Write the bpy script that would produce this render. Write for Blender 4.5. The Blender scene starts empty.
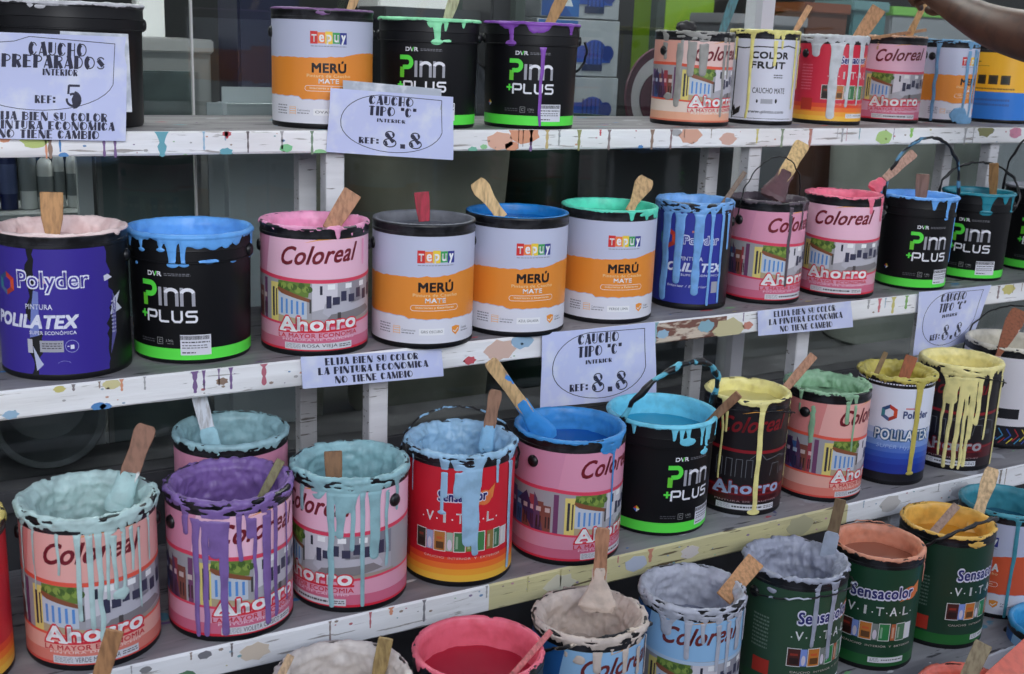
import bpy, bmesh, math, random
import numpy as np
from mathutils import Vector, Matrix
random.seed(7)
PI = math.pi
SC = bpy.context.scene
COL = SC.collection

# ------------------------------------------------------------------ camera (solved from the photograph)
FPX, PITCH, ROLL, YAW = 1160.99, 0.2516, 0.04042, 0.53376
CZ = 1.45
def cam_axes():
    cy, sy = math.cos(YAW), math.sin(YAW)
    fw = Vector((sy*math.cos(PITCH), cy*math.cos(PITCH), -math.sin(PITCH)))
    rt = Vector((cy, -sy, 0)); up = rt.cross(fw)
    c, s = math.cos(ROLL), math.sin(ROLL)
    return rt*c+up*s, up*c-rt*s, fw
AR, AU, AF = cam_axes()
def proj(P):
    P = Vector(P)-Vector((0, 0, CZ)); d = P.dot(AF)
    return 512+FPX*P.dot(AR)/d, 337-FPX*P.dot(AU)/d
def at(u, v, Y):
    d = AF+AR*((u-512)/FPX)-AU*((v-337)/FPX)
    return d*(Y/d.y)+Vector((0, 0, CZ))
cam = bpy.data.cameras.new('camera'); co = bpy.data.objects.new('camera', cam); COL.objects.link(co)
m3 = Matrix((AR, AU, -AF)).transposed()
co.matrix_world = Matrix.Translation((0, 0, CZ)) @ m3.to_4x4()
cam.sensor_width = 36; cam.lens = FPX/1024*36; cam.clip_start = .02; cam.clip_end = 200
cam.dof.use_dof = True; cam.dof.focus_distance = 1.95; cam.dof.aperture_fstop = 10.0
SC.camera = co
Z1, Z2, Z3, Z4, Z5 = CZ-.163, CZ-.4935, CZ-.80016, CZ-1.01515, CZ-1.18
SHZ = {1: Z1, 2: Z2, 3: Z3, 4: Z4, 5: Z5}
EDGE = {1: 1.8735, 2: 1.651, 3: 1.3908, 4: 1.150, 5: .80}
BACK = {1: 2.215, 2: 2.02, 3: 1.74, 4: 1.45, 5: 1.18}

# ------------------------------------------------------------------ materials
def lin(c):
    c = c/255.
    return c/12.92 if c <= .04045 else ((c+.055)/1.055)**2.4
MATS = {}
def base_mat(name):
    m = bpy.data.materials.new(name); m.use_nodes = True
    return m, m.node_tree.nodes, m.node_tree.links, m.node_tree.nodes['Principled BSDF']
K = 1.22
def alb(c):
    return tuple(min(.9, lin(x)*K) for x in c)+(1,)
def flat(c, rough=.4, metal=0, spec=.5):
    key = ('f', tuple(c), rough, metal, spec)
    if key in MATS: return MATS[key]
    m, n, l, b = base_mat('finish_%d_%d_%d' % tuple(c))
    b.inputs['Base Color'].default_value = alb(c); b.inputs['Roughness'].default_value = rough
    b.inputs['Metallic'].default_value = metal; b.inputs['Specular IOR Level'].default_value = spec
    m.diffuse_color = alb(c)
    MATS[key] = m; return m
def noisy(c, c2, rough=.45, scale=40, bump=.2, lo=.45, hi=.6, stretch=(1, 1, 1), bscale=None, c3=None, bdist=.002):
    key = ('n', tuple(c), tuple(c2), rough, scale, bump, lo, hi, stretch, bscale, c3)
    if key in MATS: return MATS[key]
    m, n, l, b = base_mat('mottled_%d_%d_%d' % tuple(c))
    tc = n.new('ShaderNodeTexCoord'); mp = n.new('ShaderNodeMapping'); mp.inputs['Scale'].default_value = stretch
    nz = n.new('ShaderNodeTexNoise'); nz.inputs['Scale'].default_value = scale; nz.inputs['Detail'].default_value = 6
    rp = n.new('ShaderNodeValToRGB'); rp.color_ramp.elements[0].position = lo; rp.color_ramp.elements[1].position = hi
    rp.color_ramp.elements[0].color = alb(c); rp.color_ramp.elements[1].color = alb(c2)
    l.new(tc.outputs['Object'], mp.inputs[0]); l.new(mp.outputs[0], nz.inputs['Vector']); l.new(nz.outputs['Fac'], rp.inputs[0])
    out = rp.outputs[0]
    if c3:
        n3 = n.new('ShaderNodeTexNoise'); n3.inputs['Scale'].default_value = scale*.6; n3.inputs['Detail'].default_value = 3
        mp3 = n.new('ShaderNodeMapping'); mp3.inputs['Location'].default_value = (7.3, 1.9, 4.4)
        l.new(tc.outputs['Object'], mp3.inputs[0]); l.new(mp3.outputs[0], n3.inputs['Vector'])
        r3 = n.new('ShaderNodeValToRGB'); r3.color_ramp.elements[0].position = .62; r3.color_ramp.elements[1].position = .64
        l.new(n3.outputs['Fac'], r3.inputs[0]); mx = n.new('ShaderNodeMix'); mx.data_type = 'RGBA'
        l.new(r3.outputs[0], mx.inputs['Factor']); l.new(out, mx.inputs['A']); mx.inputs['B'].default_value = alb(c3)
        out = mx.outputs['Result']
    l.new(out, b.inputs['Base Color'])
    b.inputs['Roughness'].default_value = rough
    if bump:
        bn = n.new('ShaderNodeTexNoise'); bn.inputs['Scale'].default_value = bscale or scale*2; bn.inputs['Detail'].default_value = 5
        l.new(mp.outputs[0], bn.inputs['Vector'])
        bp = n.new('ShaderNodeBump'); bp.inputs['Strength'].default_value = bump; bp.inputs['Distance'].default_value = bdist
        l.new(bn.outputs['Fac'], bp.inputs['Height']); l.new(bp.outputs[0], b.inputs['Normal'])
    MATS[key] = m; return m
def paint_mat(c, rough=.35, lump=.25):
    d = tuple(int(x*.9) for x in c)
    return noisy(d, c, rough=rough, scale=45, bump=lump, lo=.35, hi=.55, bscale=120)

# ------------------------------------------------------------------ objects
def link(name, me, mats, parent=None, smooth=None):
    o = bpy.data.objects.new(name, me); COL.objects.link(o)
    if mats is not None:
        for m in (mats if isinstance(mats, (list, tuple)) else [mats]): me.materials.append(m)
    if smooth is not None:
        me.polygons.foreach_set('use_smooth', [True]*len(me.polygons))
        if smooth < 3.1: me.set_sharp_from_angle(angle=smooth)
    if parent: o.parent = parent
    return o
def mesh_of(bm, name='m'):
    me = bpy.data.meshes.new(name); bm.normal_update(); bm.to_mesh(me); bm.free(); return me
def part(name, bm, mats, parent=None, smooth=.7):
    return link(name, mesh_of(bm, name), mats, parent, smooth)
def tag(o, label=None, cat=None, group=None, kind=None):
    if label: o['label'] = label
    if cat: o['category'] = cat
    if group: o['group'] = group
    if kind: o['kind'] = kind
    return o
def thing(name, label, cat, loc=(0, 0, 0), rz=0, group=None):
    o = bpy.data.objects.new(name, None); COL.objects.link(o); o.location = loc; o.rotation_euler = (0, 0, rz)
    o.empty_display_size = .05
    return tag(o, label, cat, group)
def box(bm, x0, x1, y0, y1, z0, z1, mi=0, M=None):
    vs = [Vector((x, y, z)) for x in (x0, x1) for y in (y0, y1) for z in (z0, z1)]
    if M: vs = [M @ v for v in vs]
    v = [bm.verts.new(p) for p in vs]
    for f in ((0, 1, 3, 2), (4, 6, 7, 5), (0, 4, 5, 1), (2, 3, 7, 6), (0, 2, 6, 4), (1, 5, 7, 3)):
        fc = bm.faces.new([v[i] for i in f]); fc.material_index = mi
def lathe(bm, prof, n=72, mi=0, M=None):
    rings = []
    for r, z in prof:
        if r < 1e-6: rings.append([bm.verts.new((0, 0, z))])
        else: rings.append([bm.verts.new((r*math.cos(2*PI*i/n), r*math.sin(2*PI*i/n), z)) for i in range(n)])
    for a, b in zip(rings, rings[1:]):
        for i in range(n):
            j = (i+1) % n
            if len(a) == 1 and len(b) == 1: break
            if len(a) == 1: f = bm.faces.new((a[0], b[j], b[i]))
            elif len(b) == 1: f = bm.faces.new((a[i], a[j], b[0]))
            else: f = bm.faces.new((a[i], a[j], b[j], b[i]))
            f.material_index = mi
    if M: bmesh.ops.transform(bm, matrix=M, verts=[v for r in rings for v in r])
def tube(bm, pts, rad, n=8, mi=0, flatten=None):
    pts = [Vector(p) for p in pts]; rings = []; prev = None
    for i, p in enumerate(pts):
        t = (pts[min(i+1, len(pts)-1)]-pts[max(i-1, 0)]).normalized()
        a = prev if prev else (Vector((0, 0, 1)) if abs(t.z) < .9 else Vector((1, 0, 0)))
        a = (a-t*a.dot(t)).normalized(); b = t.cross(a); prev = a
        r = rad[i] if isinstance(rad, (list, tuple)) else rad
        rings.append([bm.verts.new(p+a*r*math.cos(2*PI*k/n)+b*r*math.sin(2*PI*k/n)) for k in range(n)])
    for A, B in zip(rings, rings[1:]):
        for k in range(n): bm.faces.new((A[k], A[(k+1) % n], B[(k+1) % n], B[k])).material_index = mi
    bm.faces.new(rings[0][::-1]).material_index = mi; bm.faces.new(rings[-1]).material_index = mi

# ------------------------------------------------------------------ numpy noise
def _h(ix, iy, iz, seed):
    n = (ix*374761393+iy*668265263+iz*2147483647+seed*1274126177) & 0xffffffff
    n = ((n ^ (n >> 13))*1274126177) & 0xffffffff
    return ((n ^ (n >> 16)) & 0xffff)/65535.
def vn(x, y, z, seed=0):
    x, y, z = np.broadcast_arrays(np.asarray(x, float), np.asarray(y, float), np.asarray(z, float))
    ix, iy, iz = (np.floor(a).astype(np.int64) for a in (x, y, z))
    fx, fy, fz = x-ix, y-iy, z-iz
    fx, fy, fz = (f*f*(3-2*f) for f in (fx, fy, fz))
    r = 0
    for a in (0, 1):
        for b in (0, 1):
            for c in (0, 1):
                r = r+_h(ix+a, iy+b, iz+c, seed)*(fx if a else 1-fx)*(fy if b else 1-fy)*(fz if c else 1-fz)
    return r
def fbm(x, y, z, seed=0, o=3):
    r = 0; a = .5; t = 0
    for i in range(o):
        r = r+a*vn(np.asarray(x)*2**i, np.asarray(y)*2**i, np.asarray(z)*2**i, seed+i*17); t += a; a *= .5
    return r/t

# ------------------------------------------------------------------ flat lettering and print, later wrapped on a surface
TXT = {}
def text_polys(s, shear=0, bold=0, wide=False):
    key = (s, shear, bold, wide)
    if key not in TXT:
        c = bpy.data.curves.new('t', 'FONT'); c.body = s; c.shear = shear; c.offset = bold; c.resolution_u = 3; c.space_character = 1.06
        o = bpy.data.objects.new('t', c); COL.objects.link(o)
        dg = bpy.context.evaluated_depsgraph_get(); me = bpy.data.meshes.new_from_object(o.evaluated_get(dg))
        P = [(v.co.x, v.co.y) for v in me.vertices]
        F = [[P[i] for i in p.vertices] for p in me.polygons]
        bpy.data.objects.remove(o); bpy.data.curves.remove(c); bpy.data.meshes.remove(me)
        xs = [p[0] for f in F for p in f]; ys = [p[1] for f in F for p in f]
        x0, x1, y0, y1 = min(xs), max(xs), min(ys), max(ys)
        TXT[key] = [[((x-x0)/(x1-x0), (y-y0)/(y1-y0)) for x, y in f] for f in F]
    return TXT[key]
# fat-and-thin poster capitals for the paper signs: strokes (width, points) on a 0..1 box
def arc(cx, cy, rx, ry, a0, a1, n=10):
    return [(cx+rx*math.cos(math.radians(a0+(a1-a0)*i/n)), cy+ry*math.sin(math.radians(a0+(a1-a0)*i/n))) for i in range(n+1)]
TK, TN = .44, .11
GL = {
 'A': [(TN, [(.05, 0), (.45, 1)]), (TK, [(.48, 1), (.8, 0)]), (TN, [(.15, .22), (.7, .22)])],
 'B': [(TK, [(.2, 0), (.2, 1)]), (TN, [(.2, .96)]+arc(.5, .75, .4, .2, 90, -90)+[(.2, .55)]), (TN, arc(.5, .29, .45, .25, 90, -90)+[(.2, .04)])],
 'C': [(TK, arc(.5, .5, .32, .42, 110, 250)), (TN, arc(.5, .5, .42, .46, 30, 115)), (TN, arc(.5, .5, .42, .46, 245, 330))],
 'D': [(TK, [(.2, 0), (.2, 1)]), (TN, [(.2, .95)]+arc(.4, .5, .5, .45, 90, -90)+[(.2, .05)])],
 'E': [(TK, [(.22, 0), (.22, 1)]), (TN, [(.2, .96), (.9, .96)]), (TN, [(.2, .52), (.8, .52)]), (TN, [(.2, .04), (.9, .04)])],
 'F': [(TK, [(.22, 0), (.22, 1)]), (TN, [(.2, .96), (.9, .96)]), (TN, [(.2, .5), (.8, .5)])],
 'H': [(TK, [(.22, 0), (.22, 1)]), (TN, [(.85, 0), (.85, 1)]), (TN, [(.2, .45), (.85, .45)])],
 'I': [(TK, [(.5, 0), (.5, 1)])],
 'J': [(TK, [(.6, .1), (.6, 1)]), (TN, arc(.4, .2, .3, .16, 0, -170))],
 'L': [(TK, [(.22, 0), (.22, 1)]), (TN, [(.2, .04), (.9, .04)])],
 'M': [(TN, [(.06, 0), (.12, 1)]), (TK, [(.16, 1), (.46, .05)]), (TN, [(.48, .05), (.84, 1)]), (TK*.7, [(.84, 0), (.84, 1)])],
 'N': [(TN, [(.08, 0), (.08, 1)]), (TK, [(.16, 1), (.8, 0)]), (TN, [(.92, 0), (.92, 1)])],
 'O': [(TK, arc(.42, .5, .24, .4, 100, 260)), (TN, arc(.5, .5, .43, .46, 0, 360, 18))],
 'P': [(TK, [(.22, 0), (.22, 1)]), (TN, [(.2, .96)]+arc(.5, .72, .4, .24, 90, -90)+[(.2, .48)])],
 'R': [(TK, [(.2, 0), (.2, 1)]), (TN, [(.2, .96)]+arc(.5, .75, .38, .21, 90, -90)+[(.2, .54)]), (TK*.8, [(.5, .5), (.82, 0)])],
 'S': [(TN, arc(.5, .74, .38, .22, 20, 180)), (TK, [(.24, .72), (.74, .3)]), (TN, arc(.5, .26, .38, .22, 0, -165))],
 'T': [(TK, [(.5, 0), (.5, 1)]), (TN, [(.05, .96), (.95, .96)])],
 'U': [(TK, [(.22, 1), (.22, .25)]), (TN, [(.12, .3)]+arc(.48, .28, .37, .25, 180, 360)+[(.85, 1)])],
 '8': [(.07, arc(.5, .76, .3, .2, 0, 360, 16)), (.07, arc(.5, .27, .42, .25, 0, 360, 16)), (.2, [(.3, .82), (.72, .32)]), (.16, [(.2, .36), (.3, .12)]), (.1, [(.7, .85), (.74, .7)])],
 '5': [(TN, [(.25, .96), (.85, .96)]), (TN, [(.25, .96), (.22, .58)]), (TK, arc(.52, .3, .2, .2, 80, -90, 8)), (TN, arc(.5, .3, .36, .28, 120, -190, 18))],
 '.': [(.3, [(.5, .0), (.5, .2)])], ':': [(TK, [(.5, .1), (.5, .32)]), (TK, [(.5, .6), (.5, .82)])],
 '"': [(TK*.6, [(.3, .7), (.3, 1)]), (TK*.6, [(.7, .7), (.7, 1)])], ' ': []}
GW = {'I': .45, '.': .4, ':': .4, ' ': .5, 'M': 1.25, 'J': .7, '"': .6, 'O': 1.1, 'N': 1.05}
def stroke_polys(pts, w, wy=None):
    out = []
    for (x0, y0), (x1, y1) in zip(pts, pts[1:]):
        dx, dy = x1-x0, y1-y0; L = math.hypot(dx, dy) or 1e-9
        nx, ny = -dy/L*w/2, dx/L*w/2; ex, ey = dx/L*w*.12, dy/L*w*.12
        out.append([(x0-nx-ex, y0-ny-ey), (x1-nx+ex, y1-ny+ey), (x1+nx+ex, y1+ny+ey), (x0+nx-ex, y0+ny-ey)])
    return out
class Canvas:
    def __init__(s): s.f = []; s.m = []
    def mi(s, c):
        m = c if not isinstance(c, tuple) else flat(c, .38)
        if m not in s.m: s.m.append(m)
        return s.m.index(m)
    def poly(s, pts, c, ly=1): s.f.append((pts, s.mi(c), ly))
    def rect(s, x0, y0, x1, y1, c, ly=1): s.poly([(x0, y0), (x1, y0), (x1, y1), (x0, y1)], c, ly)
    def line(s, pts, w, c, ly=2):
        for q in stroke_polys(pts, w): s.poly(q, c, ly)
    def disc(s, x, y, r, c, ly=2, ry=None, n=16): s.poly([(x+r*math.cos(2*PI*i/n), y+(ry or r)*math.sin(2*PI*i/n)) for i in range(n)], c, ly)
    def text(s, t, x0, y0, x1, y1, c, ly=3, shear=0, bold=0, rise=0):
        # bold weights are struck several times, slightly shifted, so that counters stay open
        bo = bold*(y1-y0)/.75; n = 8 if bold > .05 else 4
        off = [(0, 0)] if not bold else [(bo*math.cos(2*PI*(k+.5)/n), bo*math.sin(2*PI*(k+.5)/n)) for k in range(n)]
        x0, x1, y0, y1 = x0+bo, x1-bo, y0+bo, y1-bo
        for dx, dy in off:
            for f in text_polys(t, shear, 0, bold > .05):
                s.poly([(x0+dx+a*(x1-x0), y0+dy+b*(y1-y0)+a*rise) for a, b in f], c, ly)
    def poster(s, t, x0, y0, x1, y1, c, ly=3):
        tot = sum(GW.get(ch, .9)+.14 for ch in t)-.14; x = 0
        h = y1-y0
        for ch in t:
            w = GW.get(ch, .9); sx = (x1-x0)/tot
            for wd, pts in GL[ch]:
                P = [(x0+(x+px*w)*sx, y0+py*h) for px, py in pts]
                ww = wd*min(sx, h)
                for q in stroke_polys(P, ww): s.poly(q, c, ly)
            x += w+.14
    def small(s, x0, y0, x1, y1, c, rows=3, ly=3, seed=0):
        # rows of fine print too small to read: runs of tiny strokes
        r = random.Random(seed); h = (y1-y0)/rows
        for k in range(rows):
            x = x0
            while x < x1:
                w = r.uniform(.002, .006); 
                s.rect(x, y0+k*h+h*.25, min(x+w, x1), y0+k*h+h*.7, c, ly); x += w+.0012
    def build(s, mapf, step=.005, dl=.00007, ystep=None):
        bm = bmesh.new()
        for pts, mi, ly in s.f:
            ar = sum(a[0]*b[1]-b[0]*a[1] for a, b in zip(pts, pts[1:]+pts[:1]))
            if abs(ar) < 1e-12: continue
            if ar < 0: pts = pts[::-1]
            try: bm.faces.new([bm.verts.new((x, y, ly*dl)) for x, y in pts]).material_index = mi
            except ValueError: pass
        xs = [p[0] for f in s.f for p in f[0]]; x0, x1 = min(xs), max(xs)
        if step:
            k = math.ceil((x0+1e-6)/step)
            while k*step < x1:
                bmesh.ops.bisect_plane(bm, geom=bm.verts[:]+bm.edges[:]+bm.faces[:], plane_co=(k*step, 0, 0), plane_no=(1, 0, 0), dist=1e-7); k += 1
        if ystep:
            ys = [p[1] for f in s.f for p in f[0]]; k = math.ceil(min(ys)/ystep)
            while k*ystep < max(ys):
                bmesh.ops.bisect_plane(bm, geom=bm.verts[:]+bm.edges[:]+bm.faces[:], plane_co=(0, k*ystep, 0), plane_no=(0, 1, 0), dist=1e-7); k += 1
        for v in bm.verts: v.co = mapf(v.co.x, v.co.y, v.co.z)
        return bm
LTOP = .17
def wrap(rf):
    def g(x, y, o):
        r = rf(min(y, LTOP))+.0002+o; a = x/rf(y)-PI/2
        return Vector((r*math.cos(a), r*math.sin(a), y))
    return g

# ------------------------------------------------------------------ printed labels (x = arc length from label centre, y = height)
WHT, BLK = (214, 214, 226), (22, 21, 24)
def tint(c, t, f): return tuple(int(a*(1-f)+b*f) for a, b in zip(c, t))
def lab_coloreal(pal, name, H, R):
    c = Canvas(); W = PI*R*.999
    top, deep, band, word, low, low2 = pal['top'], pal['deep'], pal['band'], pal['word'], pal['low'], pal['low2']
    c.rect(-W, .009, W, H-.016, top, 0)
    c.rect(-W, .009, W, .055, low, 1); c.rect(-W, .009, W, .028, low2, 2)
    # broad tonal blocks of the print behind the ear on the left
    c.poly([(-W, .115), (-.095, .115), (-.085, H-.016), (-W, H-.016)], deep, 1)
    # picture band
    pic0, pic1 = .052, .112
    if not pal.get('sketch'):
        c.rect(-W, pic0, W, pic1+.004, (150, 148, 152), 2)
        fr_ = random.Random(11); fx_ = -W
        while fx_ < -.104:
            fw_ = fr_.uniform(.010, .020); fc_ = fr_.choice([(70, 66, 130), (150, 60, 70), (176, 160, 120), (96, 60, 110), (60, 90, 140), (190, 186, 190), (120, 70, 60)])
            c.rect(fx_, pic0, min(fx_+fw_, -.104), pic0+fr_.uniform(.035, .055), fc_, 2.5)
            for w_ in (.25, .6): c.rect(fx_+fw_*w_, pic0+.008, fx_+fw_*w_+fw_*.18, pic0+.024, tint(fc_, (20, 20, 30), .6), 3.5)
            c.rect(fx_+fw_*.2, pic0+.03, fx_+fw_*.75, pic0+.036, tint(fc_, (230, 230, 230), .6), 3.5); fx_ += fw_
        c.poly([(-.134, pic0), (-.116, pic0), (-.128, .1), (-.134, .11)], (90, 60, 90), 3)
        c.poly([(-.15, .108), (-.118, pic0), (-.135, pic0), (-.17, .09)], (60, 45, 80), 3)
        c.rect(-.1, pic0, -.092, .112, (105, 60, 95), 3)
        for k in range(0): c.poly([(-.24+k*.018, .11), (-.232+k*.018, .112-k*.001), (-.222+k*.018, .06), (-.23+k*.018, .055)], [(60, 55, 120), (190, 160, 80), (90, 60, 60), (70, 80, 130), (200, 190, 180)][k], 3)
        c.rect(-.082, pic0, -.066, .108, (206, 190, 110), 3); c.rect(-.078, .06, -.074, .1, (50, 50, 60), 4); c.rect(-.071, .062, -.0685, .098, (70, 60, 60), 4)
        c.poly([(-.066, .112), (-.066, .1), (-.04, .09), (-.016, .088), (-.012, .112)], (96, 120, 52), 3)
        for k in range(9): c.disc(-.062+.006*k, .102+.004*math.sin(k*2.3), .005, (125, 146, 66) if k % 2 else (66, 92, 40), 4)
        c.poly([(-.068, .098), (-.066, .102), (-.012, .086), (-.014, .082), (-.06, .092)], (125, 75, 50), 5)
        c.poly([(-.066, .062), (-.066, .094), (-.018, .084), (-.018, .06)], (176, 184, 194), 4)
        for k in range(5): c.rect(-.061+k*.0088, .066, -.0575+k*.0088, .086-.001*k, (80, 130, 190), 5)
        c.poly([(-.066, .052), (-.066, .064), (-.012, .058), (-.002, .052)], (165, 150, 120), 5)
        c.rect(-.014, .068, -.011, .086, (60, 60, 60), 5)
        # living room
        c.rect(-.01, .06, .125, .113, (160, 158, 164), 3); c.poly([(-.01, .11), (.03, .112), (.03, .078), (-.01, .07)], (196, 192, 198), 4)
        c.poly([(.05, .112), (.075, .113), (.08, .08), (.055, .078)], (136, 134, 142), 4); c.poly([(.1, .113), (.125, .113), (.125, .08), (.104, .082)], (120, 120, 130), 4)
        c.rect(.002, .092, .006, .106, (40, 42, 55), 5)
        for x0, y0, x1, y1 in ((.012, .074, .02, .09), (.022, .078, .034, .088), (.036, .082, .046, .096), (.05, .08, .062, .09), (.066, .084, .076, .098), (.082, .08, .094, .094), (.1, .082, .112, .1)):
            c.rect(x0, y0, x1, y1, (52, 52, 74), 5)
        c.poly([(.006, .068), (.01, .08), (.1, .084), (.11, .07), (.1, .062), (.02, .06)], (172, 170, 178), 4)
        c.poly([(.012, .058), (.02, .066), (.095, .072), (.11, .064), (.06, .056)], (120, 116, 118), 5)
        c.rect(.03, .056, .036, .068, (70, 66, 66), 6)
        c.poly([(-.002, .052), (.03, .058), (.13, .06), (.13, .052)], (150, 138, 128), 5)
        for k in range(3): c.rect(.014+k*.03, .1, .026+k*.03, .108, (225, 225, 228), 5)
    else:
        g = (96, 98, 104)
        for k in range(4):
            x = -.06+k*.018
            c.line([(x, .07), (x, .098), (x+.011, .098), (x+.011, .07)], .0011, g, 3)
        c.line([(.0, .1), (.016, .113), (.03, .098)], .0011, g, 3); c.line([(.016, .113), (.016, .072)], .0009, g, 3)
        c.line([(.03, .098), (.06, .104), (.09, .096), (.09, .07)], .0012, g, 3); c.line([(.04, .072), (.044, .09), (.06, .09), (.062, .072)], .0011, g, 3)
        c.rect(.066, .074, .084, .082, (60, 62, 68), 3)
    # stripe under the word, sagging in the middle
    up = [(-W, .122)]+[(-.1+i*.01, .1155+.05*((-.1+i*.01)-.02)**2*9) for i in range(23)]+[(W, .13)]
    c.poly(up+[(x, y-.0058) for x, y in up[::-1]], band, 6)
    lo = [(-W, .056), (-.1, .0545), (-.03, .051), (.03, .0505), (.12, .056), (W, .056)]
    c.poly(lo+[(x, y-.0035) for x, y in lo[::-1]], band, 6)
    c.text('Coloreal', -.060, H-.0665, .068, H-.034, word, 7, shear=.42, bold=.022, rise=.007)
    c.poly([(-.022, H-.027), (0, H-.0225), (.03, H-.0205), (.062, H-.022), (.03, H-.0185), (0, H-.0205)], (214, 150, 70), 7)
    # AHORRO in fat white letters with a red edge
    a = pal['ahorro']
    c.text('Ahorro', -.0665, .0365, .0675, .0645, pal['edge'], 8, bold=.085, rise=.0035)
    c.line([(-.066, .0385), (.067, .042)], .0035, pal['edge'], 8)
    c.text('Ahorro', -.064, .039, .065, .0625, a, 9, bold=.04, rise=.0035)
    for sx in (-.062, -.0435): c.rect(sx-.0015, .039, sx+.0105, .0418, a, 9)
    c.text('LA MAYOR ECONOMIA', -.066, .0285, .067, .0358, pal['eco'], 7, bold=.02, rise=.003)
    c.text('PINTURA DE CAUCHO', -.058, .0245, .06, .0275, tint(low, (255, 255, 255), .5), 7, rise=.002)
    if name:
        c.rect(-.054, .011, .056, .0215, (196, 196, 200), 7); c.small(-.052, .0125, -.028, .0205, (130, 130, 135), 4, 8)
        (c.text(name, -.025, .0132, .03, .0198, (40, 40, 44), 8) if len(name) > 1 else c.small(-.025, .0132, .03, .0198, (60, 60, 64), 1, 8, 3)); c.small(.033, .0135, .054, .0195, (60, 60, 64), 2, 8, 5)
    c.rect(-W, .009, W, .0125, pal['foot'], 6)
    def up_(y):
        if y <= .062 or y >= H-.0175: return y
        if y < .09: return y+.0065*(y-.062)/.028
        return y+(.0065 if y < H-.06 else .0065-.004*(y-(H-.06))/.0425)
    c.f = [([(x, up_(y)) for x, y in p], m, l_) for p, m, l_ in c.f]
    return c
PINK = dict(top=(222, 176, 194), deep=(200, 134, 160), band=(204, 62, 88), word=(110, 26, 38), low=(206, 148, 168), low2=(192, 98, 124), ahorro=(232, 226, 232), edge=(200, 40, 56), eco=(196, 36, 52), foot=(196, 34, 56))
PINK2 = dict(PINK, top=(206, 140, 164), low=(200, 132, 154), low2=(190, 96, 122))
SALM = dict(PINK, top=(218, 160, 152), deep=(206, 128, 124), band=(214, 84, 66), low=(216, 160, 146), low2=(206, 118, 104), foot=(200, 70, 60))
GREY = dict(PINK, top=(214, 182, 176), deep=(208, 150, 136), low=(214, 196, 184), low2=(216, 160, 132), band=(206, 84, 62), foot=(206, 110, 84))
SKY = dict(PINK, top=(140, 182, 216), deep=(40, 96, 160), band=(170, 190, 210), word=(110, 40, 40), low=(170, 190, 206), low2=(110, 150, 200), foot=(60, 90, 150))
DARK = dict(top=(24, 20, 24), deep=(24, 20, 24), band=(128, 22, 32), word=(116, 20, 28), low=(74, 16, 24), low2=(30, 18, 22), ahorro=(150, 166, 196), edge=(110, 22, 30), eco=(60, 30, 36), foot=(34, 26, 28), sketch=True)
DARK2 = dict(DARK, ahorro=(150, 150, 156))
def lab_tepuy(name, H, R, band=(216, 132, 48), word='MERÚ'):
    c = Canvas(); W = PI*R*.999
    c.rect(-W, .009, W, H-.016, (180, 184, 204), 0)
    r = random.Random(3)
    def jag(y, amp, sl):
        pts = []; x = -W
        while x < W:
            pts.append((x, y+r.uniform(-amp, amp)+sl(x))); x += .007
        return pts+[(W, y)]
    s = lambda x: .007/(1+math.exp(-(x-.035)*140))+(.002 if x > -.02 else 0)
    tp = jag(.118, .0012, s); bt = jag(.054, .0012, lambda x: -.004 if x > -.05 else 0)
    c.poly(tp+bt[::-1], band, 1)
    c.poly([(x, y-.0015) for x, y in bt]+[(W, .009), (-W, .009)][0:2], (206, 206, 214), 1)
    cols = [(196, 44, 44), (222, 120, 60), (226, 190, 60), (60, 150, 84), (50, 56, 130)]
    for k, ch in enumerate('Tepuy'):
        x = -.031+k*.0125
        c.rect(x, .1415+(.001 if k % 2 else 0), x+.0123, .1605+(.0015 if k in (0, 2) else 0), cols[k], 2)
        c.text(ch, x+.002, .1405 if ch in 'py' else .1445, x+.0108, .157, (235, 235, 240), 3, bold=.04)
    c.small(-.030, .1365, .031, .139, (120, 120, 128), 1, 2)
    c.text(word, -.029-.008*(word != 'MERÚ'), .0935, .031+.008*(word != 'MERÚ'), .1145-.005*(word != 'MERÚ'), (36, 30, 30) if word == 'MERÚ' else (230, 228, 226), 3, bold=.04)
    c.text('Pintura de Caucho', -.037, .0865, .038, .0918, (236, 200, 150), 3)
    c.text('MATE', -.0175, .0765, .0175, .0845, (240, 236, 230), 3, bold=.035)
    P = [(-.036, .0635), (.036, .0635)]+arc(.036, .068, .0045, .0045, -90, 90, 6)+[(-.036, .0725)]+arc(-.036, .068, .0045, .0045, 90, 270, 6)
    c.line(P, .0007, (240, 232, 220), 3); c.text('Interiores y Exteriores', -.032, .066, .032, .0705, (240, 226, 200), 3)
    for k in range(3): c.line([(-.07, .025+k*.004), (-.058, .025+k*.004)], .0012, (222, 170, 110), 3)
    c.line([(-.07, .023), (-.07, .036), (-.058, .036), (-.058, .023)], .0008, (222, 170, 110), 3)
    c.text('Cubrimiento', -.055, .029, -.032, .0325, (70, 70, 78), 3); c.small(-.055, .024, -.034, .028, (130, 130, 138), 1, 3)
    c.small(-.1, .022, -.076, .04, (120, 120, 128), 4, 3, 4)
    if name:
        c.rect(-.026, .023, .016, .034, (220, 220, 222), 2); c.text(name, -.023, .0265, .013, .031, (52, 52, 56), 3)
    c.poly([(.03, .035), (.038, .037), (.046, .035), (.045, .027), (.038, .021), (.031, .027)], (222, 140, 50), 2)
    c.line([(.033, .029), (.037, .026), (.043, .032)], .0014, (240, 240, 240), 3); c.text('Calidad', .05, .029, .064, .033, (70, 70, 78), 3); c.small(.05, .024, .07, .028, (130, 130, 138), 1, 3, 2)
    return c
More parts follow.
